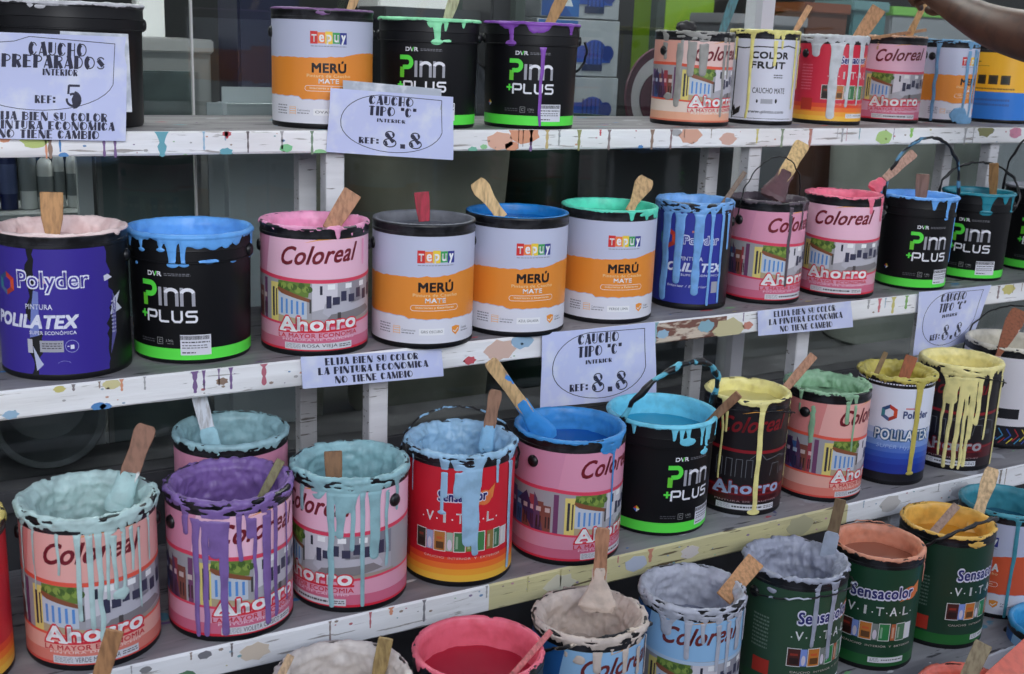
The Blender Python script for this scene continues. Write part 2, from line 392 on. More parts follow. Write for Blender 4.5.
def lab_pinn(H, R, diamond=True):
    c = Canvas(); W = PI*R*.96; g = (86, 216, 70)
    c.rect(-W, .007, W, .0245, g, 1); n0_ = len(c.f)
    wt, gy = (214, 214, 220), (150, 150, 158)
    y = .1385; c.text('D', -.037, y, -.0285, y+.0075, wt, 2, bold=.05); c.text('R', -.0205, y, -.0125, y+.0075, wt, 2, bold=.05)
    if 0: c.line([(-.036, y+.007), (-.03, y), (-.026, y), (-.022, y+.007), (-.034, y+.007)], .0013, wt, 2)
    c.line([(-.0275, y+.0072), (-.0245, y+.0004)], .0016, wt, 2); c.line([(-.0245, y+.0004), (-.0215, y+.0072)], .0016, g, 2)
    if 0: c.line([(-.018, y), (-.018, y+.004), (-.012, y+.004), (-.013, y+.007), (-.02, y+.007)], .0013, wt, 2)
    c.small(-.009, y+.001, .03, y+.006, (110, 110, 116), 2, 2)
    # P with an open foot, green
    c.line([(-.047, .128), (-.035, .128)]+arc(-.033, .1195, .0078, .0085, 80, -80, 8)+[(-.041, .1108)], .0078, g, 2)
    c.line([(-.0432, .110), (-.0432, .094)], .0085, (96, 190, 50), 2)
    for x in (-.0165,):
        c.line([(x, .122), (x, .095)], .0052, gy, 2)
    for x in (-.0075, .0165):
        c.line([(x, .095), (x, .122)], .005, gy, 2)
        c.line([(x, .117)]+arc(x+.0085, .1135, .0085, .0062, 165, 15, 8), .0052, wt, 3)
        c.line([(x+.0168, .1155), (x+.0168, .095)], .005, gy, 2)
    c.line([(-.052, .08), (-.041, .08)], .0034, g, 3); c.line([(-.0465, .0745), (-.0465, .0855)], .0034, g, 3)
    w = .0034
    c.line([(-.039, .069), (-.039, .086), (-.025, .086), (-.0235, .083), (-.0235, .079), (-.025, .0765), (-.036, .0765)], w, wt, 2)
    c.line([(-.018, .087), (-.018, .072), (-.016, .0705), (-.004, .0705)], w, wt, 2)
    c.line([(.002, .087), (.002, .074), (.005, .0705), (.013, .0705), (.0155, .074), (.0155, .087)], w, wt, 2)
    c.line([(.038, .086), (.024, .086), (.0225, .083), (.0225, .081), (.024, .079), (.035, .079), (.037, .077), (.037, .073), (.035, .0705), (.0215, .0705)], w, wt, 2)
    c.small(-.055, .036, -.028, .043, (70, 70, 74), 2, 2); c.line([(-.024, .035), (-.024, .045), (-.015, .045), (-.015, .035), (-.024, .035)], .0008, (130, 130, 130), 2)
    c.line([(-.017, .042), (-.021, .042), (-.021, .038), (-.017, .038)], .0008, (130, 130, 130), 2)
    c.text('3.785L', -.01, .039, .002, .0425, (150, 150, 150), 2); c.small(-.008, .035, .002, .0375, (100, 100, 100), 1, 2)
    for q_ in range(n0_, len(c.f)):
        p_, m_, l_ = c.f[q_]; c.f[q_] = ([(x_, y_-.0045) for x_, y_ in p_], m_, l_)
    c.rect(.012, .0145, .057, .046, (202, 202, 210), 3)
    r = random.Random(2); x = .0125
    while x < .055:
        q = r.uniform(.0004, .0014); c.rect(x, .0385, min(x+q, .0555), .0445, (40, 40, 44), 4); x += q+.0006
    c.small(.0145, .0325, .055, .0368, (60, 60, 66), 1, 4, 9); c.small(.0145, .024, .052, .0315, (110, 110, 116), 2, 4); c.small(.0145, .0165, .034, .0205, (50, 50, 56), 1, 4)
    if diamond:
        x, y, d = -.096, .045, .0058
        c.poly([(x-d, y), (x, y), (x, y+d)][::-1], (200, 60, 60), 2)
        c.poly([(x-d, y), (x, y-d), (x, y)], (60, 110, 200), 2); c.poly([(x, y), (x, y+d), (x-d, y)], (206, 60, 50), 2)
        c.poly([(x, y), (x+d, y), (x, y+d)], (220, 200, 60), 2); c.poly([(x, y-d), (x+d, y), (x, y)], (220, 220, 220), 2)
    return c
def lab_vital(base, low, H, R, name=True, strip=None, red=False):
    c = Canvas(); W = PI*R*.999
    c.rect(-W, .009, W, H-.016, base, 0)
    if red:
        for k, col in enumerate(((212, 70, 40), (222, 110, 44), (226, 150, 50), (224, 172, 60))):
            c.rect(-W, .009, W, .048-k*.0095, col, 1+k)
    else: c.rect(-W, .009, W, .028, low, 1)
    navy = (38, 40, 104)
    c.disc(.05-.016*red, .142, .018-.006*red, (206, 110, 60), 5, ry=.012); c.poly([(.03-.012*red, .128), (.072-.024*red, .14), (.07-.018*red, .162), (.05-.016*red, .146)], (206, 120, 60), 5)
    if red:
        c.text('Sensacolor', -.038, .1345, .040, .1545, (206, 204, 218), 6, bold=.09, rise=.002); c.text('Sensacolor', -.0365, .136, .0385, .153, navy, 7, bold=.04, rise=.002)
    else: c.text('Sensacolor', -.0555, .1285, .0585, .1560, (206, 204, 218), 6, bold=.07, rise=.003)
    if not red: c.text('Sensacolor', -.0535, .1315, .0565, .1530, navy, 7, bold=.03, rise=.003)
    wl = (222, 222, 222)
    for k, ch in enumerate('VITAL'):
        x = -.049+k*.0235; w = .013 if ch != 'I' else .0045
        c.text(ch, x-w/2, .103, x+w/2, .119, wl, 5, bold=.015); c.disc(x-.0118, .1085, .0012, wl, 5)
    c.disc(.0565, .1085, .0012, wl, 5)
    tiles = [(-.064, -.044, (74, 34, 30)), (-.044, -.033, (120, 140, 200)), (-.031, -.012, (186, 112, 44)), (-.011, -.001, (120, 126, 120)),
             (.001, .018, (40, 120, 66)), (.021, .029, (170, 96, 60)), (.031, .047, (70, 110, 80)), (.048, .062, (206, 206, 210))]
    if red: tiles = [(-.072, -.056, (60, 50, 40)), (-.054, -.043, (150, 160, 190)), (-.041, -.024, (170, 110, 50)), (-.022, -.012, (150, 170, 150)), (-.01, .006, (60, 110, 70)), (.008, .018, (110, 130, 60)), (.02, .036, (60, 120, 70)), (.04, .052, (130, 110, 60)), (.053, .064, (50, 100, 70)), (.066, .08, (190, 190, 190))]
    for i, (x0, x1, col) in enumerate(tiles):
        yb, yt = .058, .088
        fr = i in (0, 2, 4, 6, 8)
        if fr: c.rect(x0-.0012, yb-.0012, x1+.0012, yt+.0012, (206, 204, 200), 5)
        c.rect(x0, yb, x1, yt, col, 6)
        q = tint(col, (20, 16, 16), .55)
        if i in (0, 2): c.rect(x0+.003, yb+.003, x1-.002, yb+.014, q, 7); c.rect(x0+.004, yb+.018, x1-.004, yb+.022, tint(col, (200, 60, 40), .5), 7)
        elif i in (1, 3): c.disc((x0+x1)/2, yb+.01, .0035, (200, 190, 200), 7, ry=.009)
        else: c.rect(x0+.002, yb+.004, x0+.0055, yt-.006, tint(col, (210, 210, 200), .5), 7)
    c.text('CAUCHO  INTERIOR  Y  EXTERIOR', -.058, .045, .066, .0485, (214, 200, 190), 5, bold=.01)
    if name:
        c.rect(-.012, .016, .052, .026, (206, 206, 208), 6); c.small(-.009, .018, .006, .025, (130, 130, 134), 3, 7); c.small(.01, .0195, .05, .0235, (60, 60, 64), 1, 7, 4)
    c.small(-.128, .075, -.098, .135, tint(base, (255, 255, 255), .3), 9, 5, 8)
    c.rect(-.122, .032, -.092, .058, (176, 50, 36), 5)
    return c
def hexlogo(c, x, y, s, ly=4):
    P = [(x+s*math.cos(PI/6+k*PI/3), y+s*math.sin(PI/6+k*PI/3)) for k in range(6)]
    q = [(x+s*.55*math.cos(PI/6+k*PI/3), y+s*.55*math.sin(PI/6+k*PI/3)) for k in range(6)]
    cols = [(176, 52, 40), (40, 70, 110), (50, 120, 130), (70, 90, 130), (150, 50, 40), (190, 70, 40)]
    for k in range(6):
        j = (k+1) % 6; c.poly([P[k], P[j], q[j], q[k]], cols[k], ly)
def lab_poli(H, R, kind):
    c = Canvas(); W = PI*R*.999
    if kind == 'purple':
        b = (52, 38, 134); w = (206, 208, 226)
        # the sheet is torn away at its right edge and in a strip on the left
        r = random.Random(5); e = [(-.026+.0016*r.uniform(-1, 1)+.004*math.sin(k*.9), .009+k*(H-.0275)/24) for k in range(25)]
        e2 = [(-.014+.002*r.uniform(-1, 1)+(.006 if 3 < k < 9 else 0), p[1]) for k, p in enumerate(e)]
        rt = [(.085+.0025*r.uniform(-1, 1)+(.012*max(0, (k-9)/6.) if 9 < k < 16 else (.006 if k >= 16 else 0))-(.006 if k > 20 else 0), p[1]) for k, p in enumerate(e)]
        c.poly([(-W, .009)]+e+[(-W, H-.0185)], b, 0); c.poly(e2+rt[::-1], b, 0)
        c.poly([(-.026, .062), (-.012, .066), (-.01, .128), (-.017, .13), (-.022, .1)], (104, 116, 176), 1)
        c.poly([(-.018, .014), (-.008, .024), (-.012, .03), (-.022, .05)], (170, 176, 200), 1)
        c.poly([(.082, .138), (.096, .142), (.088, .148), (.081, .146)], (200, 200, 214), 2)
        c.poly([(.09, .088), (.115, .093), (.104, .104), (.112, .12), (.098, .112), (.094, .102)], (190, 192, 206), 2)
        c.poly([(.088, .03), (.1, .06), (.102, .11), (.096, .12), (.093, .07)], (84, 80, 140), 2); c.small(.092, .06, .1, .11, (150, 150, 180), 9, 3)
        c.poly([(-.011, .146), (.006, .15), (.008, .142), (-.004, .1395)], (196, 160, 176), 2)
        c.text('Polyder', -.042, .1235, .060, .159, w, 3, bold=.045); c.text('Polyder', -.0395, .1265, .0575, .156, b, 4, bold=.0)
        hexlogo(c, -.062, .136, .017)
        c.text('PINTURA', -.030, .103, .008, .1105, w, 3, bold=.02)
        c.text('POLILATEX', -.090, .075, .043, .096, w, 3, shear=.25, bold=.05)
        c.text('SUPER ECONÓMICA', -.026, .067, .038, .0735, w, 3, bold=.02)
        c.rect(-.012, .042, .02, .0585, (150, 150, 160), 2); c.small(-.009, .046, .018, .056, (70, 70, 76), 3, 3)
        c.line([(x, y) for x, y in arc(.031, .05, .0088, .0088, 0, 360, 18)], .0006, (160, 164, 210), 3); c.rect(.029, .046, .034, .052, w, 3); c.rect(.025, .0495, .0275, .0508, w, 3)
        c.rect(-.03, .04, -.0225, .06, (170, 170, 180), 2)
        c.line(arc(.02, .024, .009, .005, 20, 160), .0005, (130, 130, 190), 2)
    elif kind == 'blue':
        b = (42, 50, 140); w = (200, 206, 226)
        c.rect(-W, .012, W, H-.016, b, 0); c.rect(.062, .012, W, H-.016, (24, 24, 30), 1)
        hexlogo(c, -.055, .136, .021); c.text('Polyder', -.022, .121, .05, .146, w, 3, bold=.05); c.text('Polyder', -.0205, .1235, .048, .1435, b, 4)
        c.rect(-.006, .15, .016, .154, (190, 120, 110), 3)
        c.text('PINTURA', -.026, .096, .018, .104, w, 3, bold=.02); c.text('POLILATEX', -.066, .074, .062, .0925, w, 3, shear=.25, bold=.05)
        c.text('SUPER ECONÓMICA', -.022, .066, .058, .0715, w, 3, bold=.02); c.text('Interior / Exterior', -.048, .044, .03, .049, w, 3, shear=.2)
        c.rect(.04, .034, .058, .056, (150, 150, 160), 3)
    else:
        b = (206, 210, 222)
        c.rect(-W, .024, W, H-.01, b, 0)
        cols = [(180, 190, 216), (150, 168, 208), (110, 140, 196), (70, 104, 180), (44, 80, 168), (32, 62, 154), (28, 50, 140)]
        for k, cc in enumerate(cols): c.rect(-W, .024, W, .112-k*.0115, cc, 1)
        for i, (p, mi, ly) in enumerate(c.f): 
            if ly == 1: c.f[i] = (p, mi, 1+(i-1)*.5)
        c.rect(-W, .006, W, .024, (22, 22, 30), 0)
        hexlogo(c, -.031, .144, .0165, 6); c.text('Polyder', -.006, .13, .05, .15, (60, 74, 120), 6, bold=.03); c.rect(-.002, .153, .018, .156, (196, 120, 120), 6)
        c.text('POLILATEX', -.056, .088, .062, .114, (40, 86, 130), 6, bold=.10); c.text('POLILATEX', -.054, .090, .06, .112, (220, 222, 228), 7, bold=.02)
        c.text('SUPER Hyper', -.048, .072, .03, .082, (150, 174, 214), 6, shear=.15)
    return c
def lab_fruit(H, R):
    c = Canvas(); W = PI*R*.999; c.rect(-W, .009, W, H-.018, (200, 202, 214), 0)
    c.line([(-.072, .165), (-.05, .163), (-.02, .167), (.03, .166), (.05, .17), (.08, .165)], .0024, BLK, 2)
    c.line([(-.07, .166), (-.071, .1), (-.072, .012)], .0035, BLK, 2); c.line([(-.07, .0135), (.08, .0135)], .001, BLK, 2)
    c.text('COLOR', -.032, .141, .052, .157, BLK, 3, bold=.05); c.text('FRUIT', -.032, .120, .046, .136, BLK, 3, bold=.05)
    c.small(.02, .1, .042, .11, (60, 60, 66), 2, 3); c.text('CAUCHO MATE', -.024, .068, .05, .08, (60, 60, 64), 3, bold=.01)
    c.rect(-.004, .046, .022, .056, (150, 152, 160), 3); c.disc(-.012, .051, .002, BLK, 3, ry=.004); c.disc(.03, .052, .0025, BLK, 3, ry=.005)
    c.text('www.pintu.com', -.034, .023, .052, .032, (40, 40, 46), 3, bold=.02)
    for a in (60, 100, 150): 
        q = math.radians(a); c.poly([(-.068, .016), (-.062+.014*math.cos(q)-.006, .022+.012*math.sin(q)), (-.062+.026*math.cos(q), .018+.024*math.sin(q)), (-.058+.014*math.cos(q), .016+.01*math.sin(q))], BLK, 3)
    return c
def lab_haba(H, R):
    c = Canvas(); W = PI*R*.999; c.rect(-W, .006, W, .05, (26, 24, 32), 0); c.rect(-W, .05, W, H-.02, (206, 202, 206), 0)
    c.poly([(-.05, .118), (-.03, .122), (-.015, .108), (-.03, .106)], (206, 120, 150), 2)
    c.text('H', -.026, .105, -.012, .125, (36, 34, 40), 3, bold=.04); c.rect(-.055, .066, .06, .088, (30, 28, 32), 3); c.text('CAUCHO', -.045, .071, .02, .083, (206, 204, 208), 4, bold=.04)
    cols = [(50, 80, 160), (160, 44, 50), (196, 180, 60), (60, 130, 170)]
    for k in range(12):
        x = -.09+k*.016; c.line([(x, .018), (x+.012, .03), (x+.002, .044)], .0022, cols[k % 4], 3); c.line([(x+.005, .012), (x+.016, .024)], .0022, cols[(k+2) % 4], 3)
    return c
def lab_yellow(H, R):
    c = Canvas(); W = PI*R*.999; c.rect(-W, .009, W, H-.016, (226, 166, 40), 0); c.rect(-W, .009, W, .078, (40, 110, 190), 1)
    c.small(-.075, .15, -.045, .156, (60, 50, 30), 1, 2); c.rect(-.075, .142, -.02, .143, (80, 60, 30), 2); c.small(-.075, .125, -.055, .131, (40, 36, 30), 1, 2)
    for k in range(4): c.rect(-.078+k*.03, .097, -.055+k*.03, .12, (60, 50, 34), 2); c.rect(-.074+k*.03, .101, -.06+k*.03, .115, (36, 40, 34), 3)
    c.small(-.08, .082, .05, .09, (120, 90, 40), 1, 2); c.small(-.07, .04, .04, .064, (50, 86, 150), 2, 2)
    return c

# ------------------------------------------------------------------ cans
class Can:
    def __init__(s, row, x, y, r, h, kind='tin', al=0):
        if row == 1 and x > .7: k_ = .972 if x > 1.5 else .99; x, y, r, h = x*k_, y*k_, r*k_, h*k_
        if row in (2, 3, 4):
            k_ = {2: .992, 3: .9935, 4: .994}[row]; zc = CZ-SHZ[row]; x, y, r, h = x*k_, y*k_, r*k_, zc-(zc-h)*k_
        if kind == 'tin': h *= 1.006
        s.row, s.x, s.y, s.r, s.H, s.kind, s.al = row, x, y, r, h, kind, al
        s.z = SHZ[row]; s.face = math.atan2(-y, -x)
    def ro(s, v):
        if s.kind == 'tin':
            if v > s.H-.017: return s.r
            return s.r-.0008
        # plastic pail: tapered wall under a two-step collar
        t = s.H-v
        if t < .004: return s.r
        if t < .022: return s.r-.0015
        if t < .038: return s.r-.0022
        if t < .0405: return s.r-.0005
        return s.r-.0042-.0022*(t-.0405)/(s.H-.0405)
    def world(s, al, v, r=None):
        a = s.face+al; r = r or s.ro(v)
        return Vector((s.x+r*math.cos(a), s.y+r*math.sin(a), s.z+v))
    def inv(s, px, py):
        al, v = 0., s.H*.5
        for _ in range(12):
            u0, v0 = proj(s.world(al, v)); u1, v1 = proj(s.world(al+.01, v)); u2, v2 = proj(s.world(al, v+.002))
            a, b, c, d = (u1-u0)/.01, (u2-u0)/.002, (v1-v0)/.01, (v2-v0)/.002
            if abs(a) < 60: a = 60
            det = a*d-b*c; e, f = px-u0, py-v0
            al += max(-.3, min(.3, (e*d-b*f)/det)); v += max(-.08, min(.08, (a*f-e*c)/det))
            al = max(-1.45, min(1.45, al)); v = max(.003, min(s.H, v))
        return al, v

BLACKP = (15, 15, 18)
def body_profile(c):
    R, H = c.r, c.H
    if c.kind == 'tin':
        o = [(0, .004), (R-.008, .004), (R-.007, 0), (R-.0022, 0), (R-.0004, .003), (R-.0006, .0085), (R-.0008, .009), (R-.0008, H-.018), (R-.003, H-.004)]
    else:
        o = [(0, .003), (R-.017, .003), (R-.015, 0), (R-.0076, .001), (c.ro(.01), .006), (c.ro(H-.0406), H-.0406), (c.ro(H-.04), H-.0403), (R-.0004, H-.0395), (R-.0005, H-.0385), (R-.0022, H-.0378),
             (R-.0024, H-.023), (R-.0012, H-.0222), (R-.0015, H-.021), (R-.0016, H-.0045)]
    return o+[(R-.0068, H-.004), (R-.0068, H-.037), ((R-.0068 if c.kind == 'tin' else R-.0096), H-.041), ((R-.0068 if c.kind == 'tin' else R-.0165), .01), (0, .009)]
def rim_profile(c):
    R, H = c.r, c.H
    if c.kind == 'tin':
        return [(R-.0008, H-.0185), (R+.0001, H-.0178), (R+.0002, H-.013), (R-.0006, H-.0125), (R-.0006, H-.0055), (R, H-.0045), (R+.0003, H-.003), (R-.0003, H-.0012), (R-.003, H), (R-.0058, H-.001), (R-.0066, H-.003), (R-.0066, H-.01)]
    return [(R-.0016, H-.006), (R, H-.0052), (R+.0003, H-.003), (R-.0004, H-.0008), (R-.003, H), (R-.0058, H-.001), (R-.0066, H-.003), (R-.0066, H-.01)]

def paint_surface(c, col, pool, depth, base=.004, var=.004, drips=(), chips=.0, lump=.0015, th=.0013, seed=0, N=250, wet=.3, patches=()):
    R, H, rb = c.r, c.H, .003; Rb = R-.003
    arcs = []
    if c.kind != 'tin': depth = min(depth, .034)
    low = base+var
    for d in drips:
        px, py, w = d[:3]; al, v = c.inv(px, py); d0 = (H-.003)-v
        sc = FPX/(Vector((c.x, c.y, c.z+H))-Vector((0, 0, CZ))).dot(AF)
        st = d[3] if len(d) > 3 else None
        sd = -.01
        if st is not None: sd = (H-.003)-c.inv(px, st)[1]
        arcs.append((al, d0, w/sc, sd, (d[4] if len(d) > 4 else 0)/sc)); low = max(low, d0+.004)
    for d in patches:
        al, v = c.inv(d[0], d[1]); low = max(low, H-v+.015)
    low = min(low, H-.004)
    so = np.arange(-low-.002, 0, .0019); sb = np.linspace(0, PI*rb, 7); si = np.linspace(PI*rb+.0015, PI*rb+depth, max(5, int(depth/.0032)))
    S = np.concatenate([so, sb, si]); M = len(S)
    TH = (np.arange(N)/N)*2*PI-PI            # angle relative to the facing direction, seam at the back
    T, SS = np.meshgrid(TH, S, indexing='ij')
    cx, cyy = np.cos(T)*R, np.sin(T)*R
    D = -SS
    sk = base+var*(fbm(cx*55, cyy*55, 3.1+0*T, seed)*2-1)*1.5+var*.6*(vn(cx*260, cyy*260, 0*T, seed+3)*2-1)
    f = sk-D
    for (al, d0, w, sd, foot) in arcs:
        dt = (T-al+PI) % (2*PI)-PI; U = dt*R
        wob = .0016*(vn(D*38, al*50+0*D, 0*D, seed+9)*2-1)
        ww = w/2*(.82+.36*vn(D*45, al*31+0*D, 1+0*D, seed+5))*(1-.25*np.clip(D/max(d0, .001), 0, 1))
        flare = .45*w*np.exp(-np.maximum(D-max(base, sd, 0), 0)/.007)
        dd = np.maximum(D-(d0-w*.45), 0)
        g = ww+flare*(D < d0*.7)-np.hypot(U-wob, dd*1.1)
        if sd > -.005: g = np.minimum(g, (D-sd)+.2*w)
        if foot: g = np.maximum(g, foot/2-np.hypot(U, (D-d0)*2.2))
        f = np.maximum(f, g)
    for d in patches:
        al, v = c.inv(d[0], d[1]); sc = FPX/(Vector((c.x, c.y, c.z+H))-Vector((0, 0, CZ))).dot(AF)
        dt = (T-al+PI) % (2*PI)-PI; w2, h2 = d[2]/sc/2, d[3]/sc/2
        q = np.hypot(dt*R/w2, (D-(H-.003-v))/h2)+.5*(vn(cx*160, cyy*160, SS*160, seed+31)-.5)
        f = np.maximum(f, (1-q)*min(w2, h2))
    if chips > 0:
        ch = fbm(cx*62, cyy*62, SS*260, seed+21, 4)
        reach = np.where(SS < PI*rb*.8, 1., 0.)*np.where(D < .021, 1., 0.)
        f = np.where(reach > 0, np.minimum(f, (ch-(.26+.30*chips+.14*(vn(cx*24, cyy*24, SS*40, seed+88)-.4)))*.03), f)
    f = np.where(SS >= PI*rb*.8, np.maximum(f, .002), f)
    if base < 0:
        f = np.where((SS > -base*.5), np.maximum(f, .001+0*f), f)
    # position of every grid vertex
    sat = np.clip(f/.0022, 0, 1); lumpn = fbm(cx*70, cyy*70, SS*70, seed+40, 3)
    thick = .0002+th*np.sqrt(sat)*(.7+.6*lumpn)+(.0009*(D > .0175) if c.kind == 'tin' else .0003*(D > .04))
    inside = np.clip((SS-PI*rb)/.006, 0, 1); onrim = np.clip(1+np.minimum(SS, 0)/.012, 0, 1)
    cl = fbm(cx*42+5, cyy*42, SS*60, seed+50, 3); led = vn(cx*18, cyy*18, SS*240, seed+61)
    thick = thick+onrim*sat*lump*(.35*np.clip(cl*2-.6, 0, 1.4)+.4*np.clip(fbm(cx*130, cyy*130, SS*130, seed+77, 2)*2-.7, 0, 1))+inside*lump*(1.8*cl+.5*led)
    cav = PI*rb; VV = np.where(SS < 0, H-.003+SS, 0)
    rof = np.vectorize(c.ro)
    rr = np.where(SS < 0, rof(np.clip(VV, 0, H)), 0.); zz = np.where(SS < 0, VV, 0.); nr = np.ones_like(SS); nz = np.zeros_like(SS)
    onb = (SS >= 0) & (SS <= cav+1e-9); a = SS/rb
    rr = np.where(onb, Rb+rb*np.cos(a), rr); zz = np.where(onb, H-rb+rb*np.sin(a), zz); nr = np.where(onb, np.cos(a), nr); nz = np.where(onb, np.sin(a), nz)
    ins = SS > cav+1e-9
    rr = np.where(ins, Rb-rb, rr); zz = np.where(ins, H-rb-(SS-cav), zz); nr = np.where(ins, -1, nr)
    r2 = rr+nr*thick; z2 = zz+nz*thick
    A = T+c.face
    X = r2*np.cos(A); Y = r2*np.sin(A); Z = z2
    verts = []; faces = []; cache = {}
    fp = f > 0
    fn = np.roll(f, -1, 0); pn = fn > 0
    anyp = fp[:, :-1] | fp[:, 1:] | pn[:, :-1] | pn[:, 1:]
    allp = fp[:, :-1] & fp[:, 1:] & pn[:, :-1] & pn[:, 1:]
    fl = f.tolist(); XL, YL, ZL = X.tolist(), Y.tolist(), Z.tolist()
    def vert(i, j):
        k = i*M+j
        if k not in cache: cache[k] = len(verts); verts.append((XL[i][j], YL[i][j], ZL[i][j]))
        return cache[k]
    def edge(i, j, p, q):
        k = (min(i*M+j, p*M+q), max(i*M+j, p*M+q), 'e')
        if k not in cache:
            t = fl[i][j]/(fl[i][j]-fl[p][q]); t = min(.97, max(.03, t))
            cache[k] = len(verts); verts.append((XL[i][j]+(XL[p][q]-XL[i][j])*t, YL[i][j]+(YL[p][q]-YL[i][j])*t, ZL[i][j]+(ZL[p][q]-ZL[i][j])*t))
        return cache[k]
    for i, j in zip(*np.nonzero(anyp)):
        i = int(i); j = int(j); i2 = (i+1) % N
        q = ((i, j), (i2, j), (i2, j+1), (i, j+1))
        if allp[i, j]: faces.append([vert(*k) for k in q]); continue
        poly = []
        for a_, b_ in zip(q, q[1:]+q[:1]):
            A_, B_ = fl[a_[0]][a_[1]] > 0, fl[b_[0]][b_[1]] > 0
            if A_: poly.append(vert(*a_))
            if A_ != B_: poly.append(edge(a_[0], a_[1], b_[0], b_[1]) if A_ else edge(b_[0], b_[1], a_[0], a_[1]))
        if len(poly) > 2: faces.append(poly)
    nwall = len(faces)
    # pool
    zp = H-rb-depth+.0008; rad = [1., .93, .85, .7, .5, .3, .12]
    last = None; n2 = 90
    for k, q in enumerate(rad):
        ring = []
        for i in range(n2):
            an = 2*PI*i/n2; x, y = math.cos(an)*(Rb-rb)*q, math.sin(an)*(Rb-rb)*q
            dz = lump*1.6*(float(vn(x*60, y*60, 0, seed+70))-.5)+(.0022*(q-.9)/.1 if q > .9 else 0)
            ring.append(len(verts)); verts.append((x, y, zp+dz))
        if last:
            for i in range(n2): faces.append([last[i], last[(i+1) % n2], ring[(i+1) % n2], ring[i]])
        last = ring
    faces.append(last)
    me = bpy.data.meshes.new('paint'); me.from_pydata(verts, [], faces)
    for i, p in enumerate(me.polygons):
        if i >= nwall: p.material_index = 1
    me.update()
    return me

def ear_bm(c, al):
    bm = bmesh.new(); lathe(bm, [(0, .0055), (.004, .0055), (.0075, .0045), (.0095, .002), (.0098, 0), (.0098, -.002)], 20)
    a = c.face+al; v = c.H-.04 if c.kind == 'tin' else c.H-.03; r = c.ro(v)
    # local +z of the cap points outward
    M = Matrix.Translation((r*math.cos(a), r*math.sin(a), v)) @ Matrix.Rotation(a, 4, 'Z') @ Matrix.Rotation(PI/2, 4, 'Y')
    bmesh.ops.transform(bm, matrix=M, verts=bm.verts[:]); return bm
def handle_bm(c, al, tilt, hh, rad=.0018, side=.012, sq=1.0):
    bm = bmesh.new(); a = c.face+al-PI/2; e = Vector((math.cos(a), math.sin(a), 0)); w = Vector((math.cos(a+PI/2), math.sin(a+PI/2), 0))
    t = math.radians(tilt); u = Vector((0, 0, math.cos(t)))+w*math.sin(t); v = c.H-.04 if c.kind == 'tin' else c.H-.03; pts = []
    for i in range(41):
        q = PI*i/40; cs, sn = math.cos(q), math.sin(q)
        X = math.copysign(abs(cs)**sq, cs)*(c.r+side*min(1, .45+sn)); p = e*X+u*(hh*sn**.9)+Vector((0, 0, v))
        p += Vector((.0015*math.sin(i*1.7), .0015*math.cos(i*1.1), .001*math.sin(i*2.3)))
        pts.append(p)
    tube(bm, pts, [rad*(1+.25*math.sin(i*.9)) for i in range(41)] if rad > .0024 else rad, 8); return bm

def make_can(c, name, label, cat, lab, paintspec, group, handle=None, body=BLACKP, rimc=BLACKP, pcol=None):
    t = thing(name, label, cat, (c.x, c.y, c.z), 0, group)
    bm = bmesh.new(); lathe(bm, body_profile(c), 80); part('body', bm, flat(body, .42, 0, .3), t, .6)
    bm = bmesh.new(); lathe(bm, rim_profile(c), 80); part('rim', bm, noisy(rimc, tint(rimc, (90, 90, 96), .3), .35, 60, .1), t, .6)
    if lab:
        g = wrap(c.ro); rot = Matrix.Rotation(c.face+math.radians(c.al)+PI/2, 4, 'Z')
        bm = lab.build(g); bmesh.ops.transform(bm, matrix=rot, verts=bm.verts[:])
        link('label', mesh_of(bm, 'label'), lab.m, t, 3.2)
    p = dict(paintspec); col = p.pop('col'); 
    if p.get('lump', 0) >= .004 and c.row > 2:
        g_ = int(sum(col)/3*.94); col = tint(col, (g_, g_, g_), .24)
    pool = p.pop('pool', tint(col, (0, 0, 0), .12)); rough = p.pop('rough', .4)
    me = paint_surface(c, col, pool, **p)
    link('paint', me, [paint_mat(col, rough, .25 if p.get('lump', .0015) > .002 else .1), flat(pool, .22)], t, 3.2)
    for s in (-1, 1):
        part('handle_cap', ear_bm(c, math.radians(c.al)+s*PI/2), flat(BLACKP, .4), t, .8)
    if handle:
        hc = handle.pop('col', BLACKP)
        part('handle', handle_bm(c, math.radians(c.al), **handle), noisy(BLACKP, hc, .4, 30, .1, lo=.52, hi=.56) if hc != BLACKP else flat(BLACKP, .35), t, 1.5)
    return t

